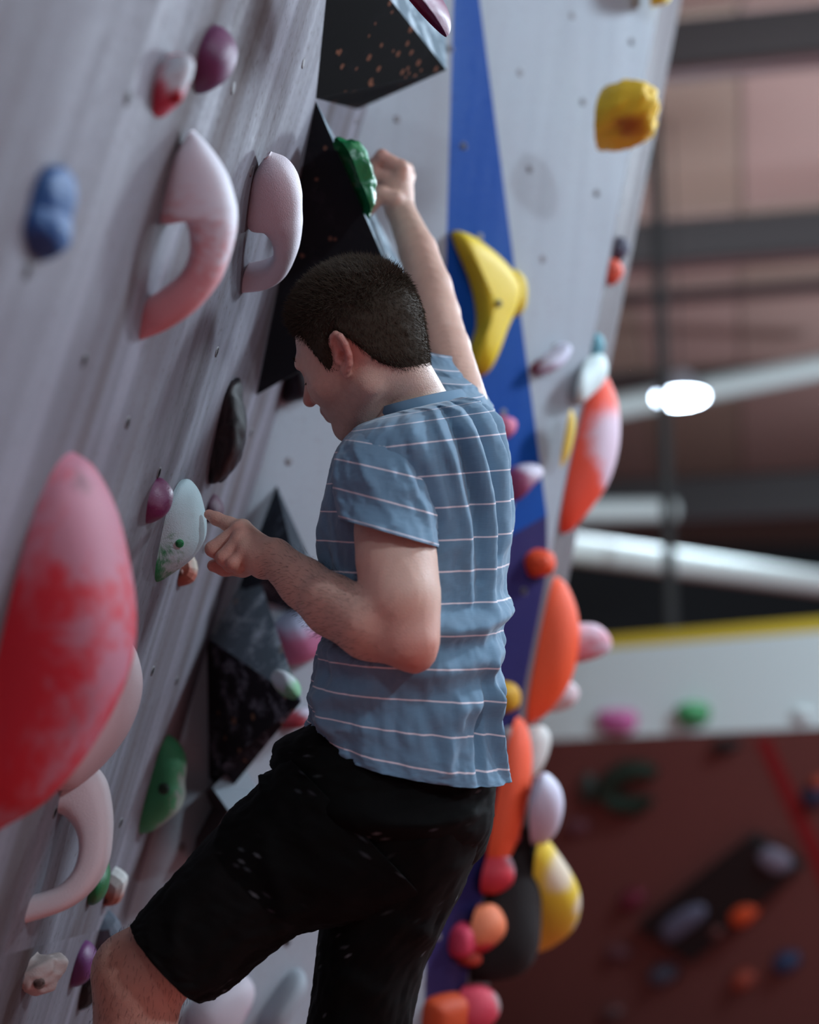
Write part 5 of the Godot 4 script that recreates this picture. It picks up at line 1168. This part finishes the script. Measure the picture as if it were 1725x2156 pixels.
# a hold seen from the front: its outline on the wall and how far it stands out
func dome_hold(label: String, w: Wall, outline: Array, height: float, o: Dictionary) -> Node3D:
	var ring := smooth_line(outline, o.get("steps", 4), true) if o.get("smooth", true) else outline
	var mid := Vector2.ZERO
	for p in ring:
		mid += p
	mid /= ring.size()
	var lean: Vector2 = o.get("lean", Vector2.ZERO)
	var n := ring.size()
	var layers: int = o.get("layers", 7)
	var v := PackedVector3Array()
	var col := PackedColorArray()
	var spots := []
	for s in o.get("chalk", []):
		spots.append([Vector3(s[0], s[1], s[2]), s[3]])
	for k in layers + 1:
		var a := PI / 2.0 * k / layers
		var f := pow(cos(a), o.get("power", 0.6))
		for i in n + 1:
			var q: Vector2 = (ring[i % n] - mid) * f + lean * sin(a)
			var p := Vector3(q.x, q.y, height * sin(a) - 0.003)
			var bump: float = o.get("bump", 0.0)
			if bump > 0.0:
				p *= 1.0 + bump * noise.get_noise_3dv(p * 30.0 + foot_shift(mid))
			col.append(chalked(o.c, o.get("chalk_c", Color(0.8, 0.8, 0.82)), p + foot_shift(mid), shifted(spots, foot_shift(mid)), o.get("ragged", 0.5), o.get("speck", 0.0), o.get("grain", Vector2(55, 230))))
			v.append(w.u * p.x + w.v * p.y + w.n * p.z)
	var m := build_mesh(v, grid_index(n + 1, layers + 1), PackedVector2Array(), col, o.get("flat", false))
	return finish_hold(label, w.at(mid.x, mid.y, o.get("off", 0.0)), m, o, w.v, w.u, w.n, 1.0)

# a handle that leaves the wall and comes back to it: its inner and outer edge (along, out), half its width at each point
func handle_hold(label: String, w: Wall, foot: Vector2, head: Vector2, inner: Array, outer: Array, wide: Array, o: Dictionary) -> Node3D:
	var base := w.at(foot.x, foot.y)
	var along := w.at(head.x, head.y) - base
	var length := along.length()
	along /= length
	var across := w.n.cross(along)
	var a_line := smooth_line(inner, 8)
	var b_line := smooth_line(outer, 8)
	var w_line := []
	for x in wide:
		w_line.append(Vector2(x, 0))
	w_line = smooth_line(w_line, 8)
	var sides := 28
	var v := PackedVector3Array()
	var col := PackedColorArray()
	var n := a_line.size()
	var spots := []
	for s in o.get("chalk", []):
		spots.append([Vector3(s[0] * length, s[1], s[2]), s[3]])
	for i in n:
		var mid: Vector2 = (a_line[i] + b_line[i]) / 2.0
		var e: Vector2 = (b_line[i] - a_line[i]) / 2.0
		for k in sides + 1:
			var a := TAU * k / sides
			var ca := signf(cos(a)) * pow(absf(cos(a)), o.get("square", 0.75))
			var sa := signf(sin(a)) * pow(absf(sin(a)), o.get("square", 0.75))
			var q: Vector2 = mid + e * ca
			var p := Vector3(q.x, q.y, sa * w_line[i].x)
			col.append(chalked(o.c, o.get("chalk_c", Color(0.8, 0.8, 0.82)), p + foot_shift(foot), shifted(spots, foot_shift(foot)), o.get("ragged", 0.5), o.get("speck", 0.0), o.get("grain", Vector2(55, 230))))
			v.append(along * p.x + w.n * p.y + across * p.z)
	var idx := grid_index(sides + 1, n)
	for e in [0, n - 1]:
		var m: Vector2 = (a_line[e] + b_line[e]) / 2.0
		v.append(along * m.x + w.n * m.y)
		col.append(lin(o.c))
		for k in sides:
			idx.append_array([v.size() - 1, e * (sides + 1) + k, e * (sides + 1) + k + 1] if e == 0 else [v.size() - 1, e * (sides + 1) + k + 1, e * (sides + 1) + k])
	return finish_hold(label, base, build_mesh(v, idx, PackedVector2Array(), col), o, along, across, w.n, length)

# ---------- bodies: distance fields meshed as surface nets ----------
# a part of a body: {a, b, ra, rb} is a tapered capsule, {at, basis, r} an ellipsoid; k is how softly it joins, cut carves
func cone(a: Vector3, b: Vector3, ra: float, rb: float, k := 0.02) -> Array:
	return [0, a, b, ra, rb, k]

func egg(at: Vector3, axes: Basis, r: Vector3, k := 0.02, cut := false) -> Array:
	return [2 if cut else 1, at, axes.transposed(), r, minf(r.x, minf(r.y, r.z)), k]

func part_distance(p: Vector3, b: Array) -> float:
	if b[0] == 0:
		var a: Vector3 = b[1]
		var d: Vector3 = (b[2] as Vector3) - a
		var t := clampf((p - a).dot(d) / d.length_squared(), 0.0, 1.0)
		return (p - a - d * t).length() - lerpf(b[3], b[4], t)
	var q: Vector3 = (b[2] as Basis) * (p - (b[1] as Vector3))
	var r: Vector3 = b[3]
	var k0 := (q / r).length()
	var k1 := (q / (r * r)).length()
	return k0 * (k0 - 1.0) / k1 if k1 > 1e-9 else -(b[4] as float)

func field(p: Vector3, parts: Array) -> float:
	var d := 10.0
	for b in parts:
		var e := part_distance(p, b)
		var k: float = b[5]
		if b[0] == 2:
			var h := clampf(0.5 - 0.5 * (d + e) / k, 0.0, 1.0)
			d = lerpf(d, -e, h) + k * h * (1.0 - h)
		else:
			var h := clampf(0.5 + 0.5 * (d - e) / k, 0.0, 1.0)
			d = lerpf(d, e, h) - k * h * (1.0 - h)
	return d

func nets(parts: Array, lo: Vector3, hi: Vector3, cell: float, v: PackedVector3Array, idx: PackedInt32Array, hair := false) -> void:
	var bs := 6
	var nb := Vector3i(((hi - lo) / (cell * bs)).ceil())
	var n := nb * bs + Vector3i.ONE
	var val := PackedFloat32Array()
	val.resize(n.x * n.y * n.z)
	val.fill(1.0)
	var sy := n.x
	var sz := n.x * n.y
	var live := []
	var reach := cell * bs * 0.87
	for bz in nb.z:
		for by in nb.y:
			for bx in nb.x:
				var at := lo + Vector3(bx + 0.5, by + 0.5, bz + 0.5) * cell * bs
				var near := []
				var least := 10.0
				for b in parts:
					var e := part_distance(at, b)
					if b[0] != 2:
						least = minf(least, e)
					if e < reach * 1.6 + b[5] * 2.0:
						near.append(b)
				if least > reach * 1.3 + 0.03 or near.is_empty():
					continue
				if least < -reach * 2.0 and not hair:
					for z in bs + 1:
						for y in bs + 1:
							for x in bs + 1:
								var q0 := (bx * bs + x) + (by * bs + y) * sy + (bz * bs + z) * sz
								if val[q0] == 1.0:
									val[q0] = -0.5
					continue
				live.append(Vector3i(bx, by, bz) * bs)
				for z in bs + 1:
					for y in bs + 1:
						for x in bs + 1:
							var q := (bx * bs + x) + (by * bs + y) * sy + (bz * bs + z) * sz
							if val[q] == 1.0 or val[q] == -0.5:
								var p := lo + Vector3(bx * bs + x, by * bs + y, bz * bs + z) * cell
								val[q] = hair_field(p, near) if hair else field(p, near)
	var vert := PackedInt32Array()
	vert.resize(val.size())
	vert.fill(-1)
	var corner := [0, 1, sy, sy + 1, sz, sz + 1, sz + sy, sz + sy + 1]
	var offs := [Vector3(0, 0, 0), Vector3(1, 0, 0), Vector3(0, 1, 0), Vector3(1, 1, 0), Vector3(0, 0, 1), Vector3(1, 0, 1), Vector3(0, 1, 1), Vector3(1, 1, 1)]
	var edges := [[0, 1], [2, 3], [4, 5], [6, 7], [0, 2], [1, 3], [4, 6], [5, 7], [0, 4], [1, 5], [2, 6], [3, 7]]
	for s in live:
		for z in bs:
			for y in bs:
				for x in bs:
					var g := Vector3i(s.x + x, s.y + y, s.z + z)
					var q := g.x + g.y * sy + g.z * sz
					var c0 := val[q] < 0.0
					if (val[q + 1] < 0.0) == c0 and (val[q + sy] < 0.0) == c0 and (val[q + sy + 1] < 0.0) == c0 and (val[q + sz] < 0.0) == c0 and (val[q + sz + 1] < 0.0) == c0 and (val[q + sz + sy] < 0.0) == c0 and (val[q + sz + sy + 1] < 0.0) == c0:
						continue
					var sum := Vector3.ZERO
					var cnt := 0
					for e in edges:
						var a := val[q + corner[e[0]]]
						var b := val[q + corner[e[1]]]
						if (a < 0.0) != (b < 0.0):
							sum += (offs[e[0]] as Vector3).lerp(offs[e[1]], a / (a - b))
							cnt += 1
					vert[q] = v.size()
					v.append(lo + (Vector3(g) + sum / cnt) * cell)
	var step := [1, sy, sz]
	for s in live:
		for z in bs:
			for y in bs:
				for x in bs:
					var g := Vector3i(s.x + x, s.y + y, s.z + z)
					var q := g.x + g.y * sy + g.z * sz
					if vert[q] < 0:
						continue
					for ax in 3:
						var inside := val[q] < 0.0
						if (val[q + step[ax]] < 0.0) == inside:
							continue
						var d1: int = step[(ax + 1) % 3]
						var d2: int = step[(ax + 2) % 3]
						if g[(ax + 1) % 3] == 0 or g[(ax + 2) % 3] == 0:
							continue
						var a := vert[q]
						var b := vert[q - d1]
						var c := vert[q - d1 - d2]
						var d := vert[q - d2]
						if a < 0 or b < 0 or c < 0 or d < 0:
							continue
						if inside:
							idx.append_array([a, c, b, a, d, c])
						else:
							idx.append_array([a, b, c, a, c, d])

# a cloth tube through rings [centre, to the side, to the front, stripe position]; folds are [angle, along, angle, along, width, height]
func cloth_tube(rings: Array, nu: int, ns: int, folds: Array, wobble: float, seed_n: int, lip := 0.0, square := 0.9, twill := 0) -> ArrayMesh:
	var v := PackedVector3Array()
	var uv := PackedVector2Array()
	var col := PackedColorArray()
	var n := rings.size()
	var wob := FastNoiseLite.new()
	wob.seed = seed_n
	wob.frequency = 1.0
	var rows := []
	for j in ns + 1:
		rows.append(float(j) / ns)
	for j in rows.size() + (1 if lip > 0.0 else 0):
		var s: float = rows[mini(j, ns)]
		var x := s * (n - 1)
		var i := mini(int(x), n - 2)
		var f := x - i
		var r := []
		for k in 3:
			var p0: Vector3 = rings[maxi(i - 1, 0)][k]
			var p1: Vector3 = rings[i][k]
			var p2: Vector3 = rings[i + 1][k]
			var p3: Vector3 = rings[mini(i + 2, n - 1)][k]
			r.append(p1.cubic_interpolate(p2, p0, p3, f))
		var stripe: float = lerpf(rings[i][3], rings[i + 1][3], f)
		for u in nu + 1:
			var a := TAU * u / nu
			var ca := signf(cos(a)) * pow(absf(cos(a)), square)
			var sa := signf(sin(a)) * pow(absf(sin(a)), square)
			var off: Vector3 = (r[1] as Vector3) * ca + (r[2] as Vector3) * sa
			var out := off.normalized()
			var h := 0.0
			for fo in folds:
				var d := Vector2(fo[2] - fo[0], (fo[3] - fo[1]) * 4.0)
				var q := Vector2(wrapf(a - fo[0], -PI, PI), (s - fo[1]) * 4.0)
				var t := clampf(q.dot(d) / d.length_squared(), 0.0, 1.0)
				var away := (q - d * t).length()
				if away < fo[4] * 3.0:
					h += fo[5] * exp(-away * away / (fo[4] * fo[4])) * (0.35 + 0.65 * sin(PI * clampf(t, 0.08, 0.92)))
			h += wobble * wob.get_noise_3d(ca * 2.2, sa * 2.2, s * 5.0)
			h += wobble * 0.5 * wob.get_noise_3d(ca * 6.0 + 7.0, sa * 6.0, s * 9.0)
			var p: Vector3 = r[0] + off + out * h
			if j > ns:
				p = r[0] + off * (1.0 - lip) + out * h
			v.append(p)
			uv.append(Vector2(float(u) / nu * 4.0, stripe))
			if twill > 0:
				col.append(twill_color(a, s, p, twill == 2))
	var idx := grid_index(nu + 1, rows.size() + (1 if lip > 0.0 else 0))
	return build_mesh(v, idx, uv, col)
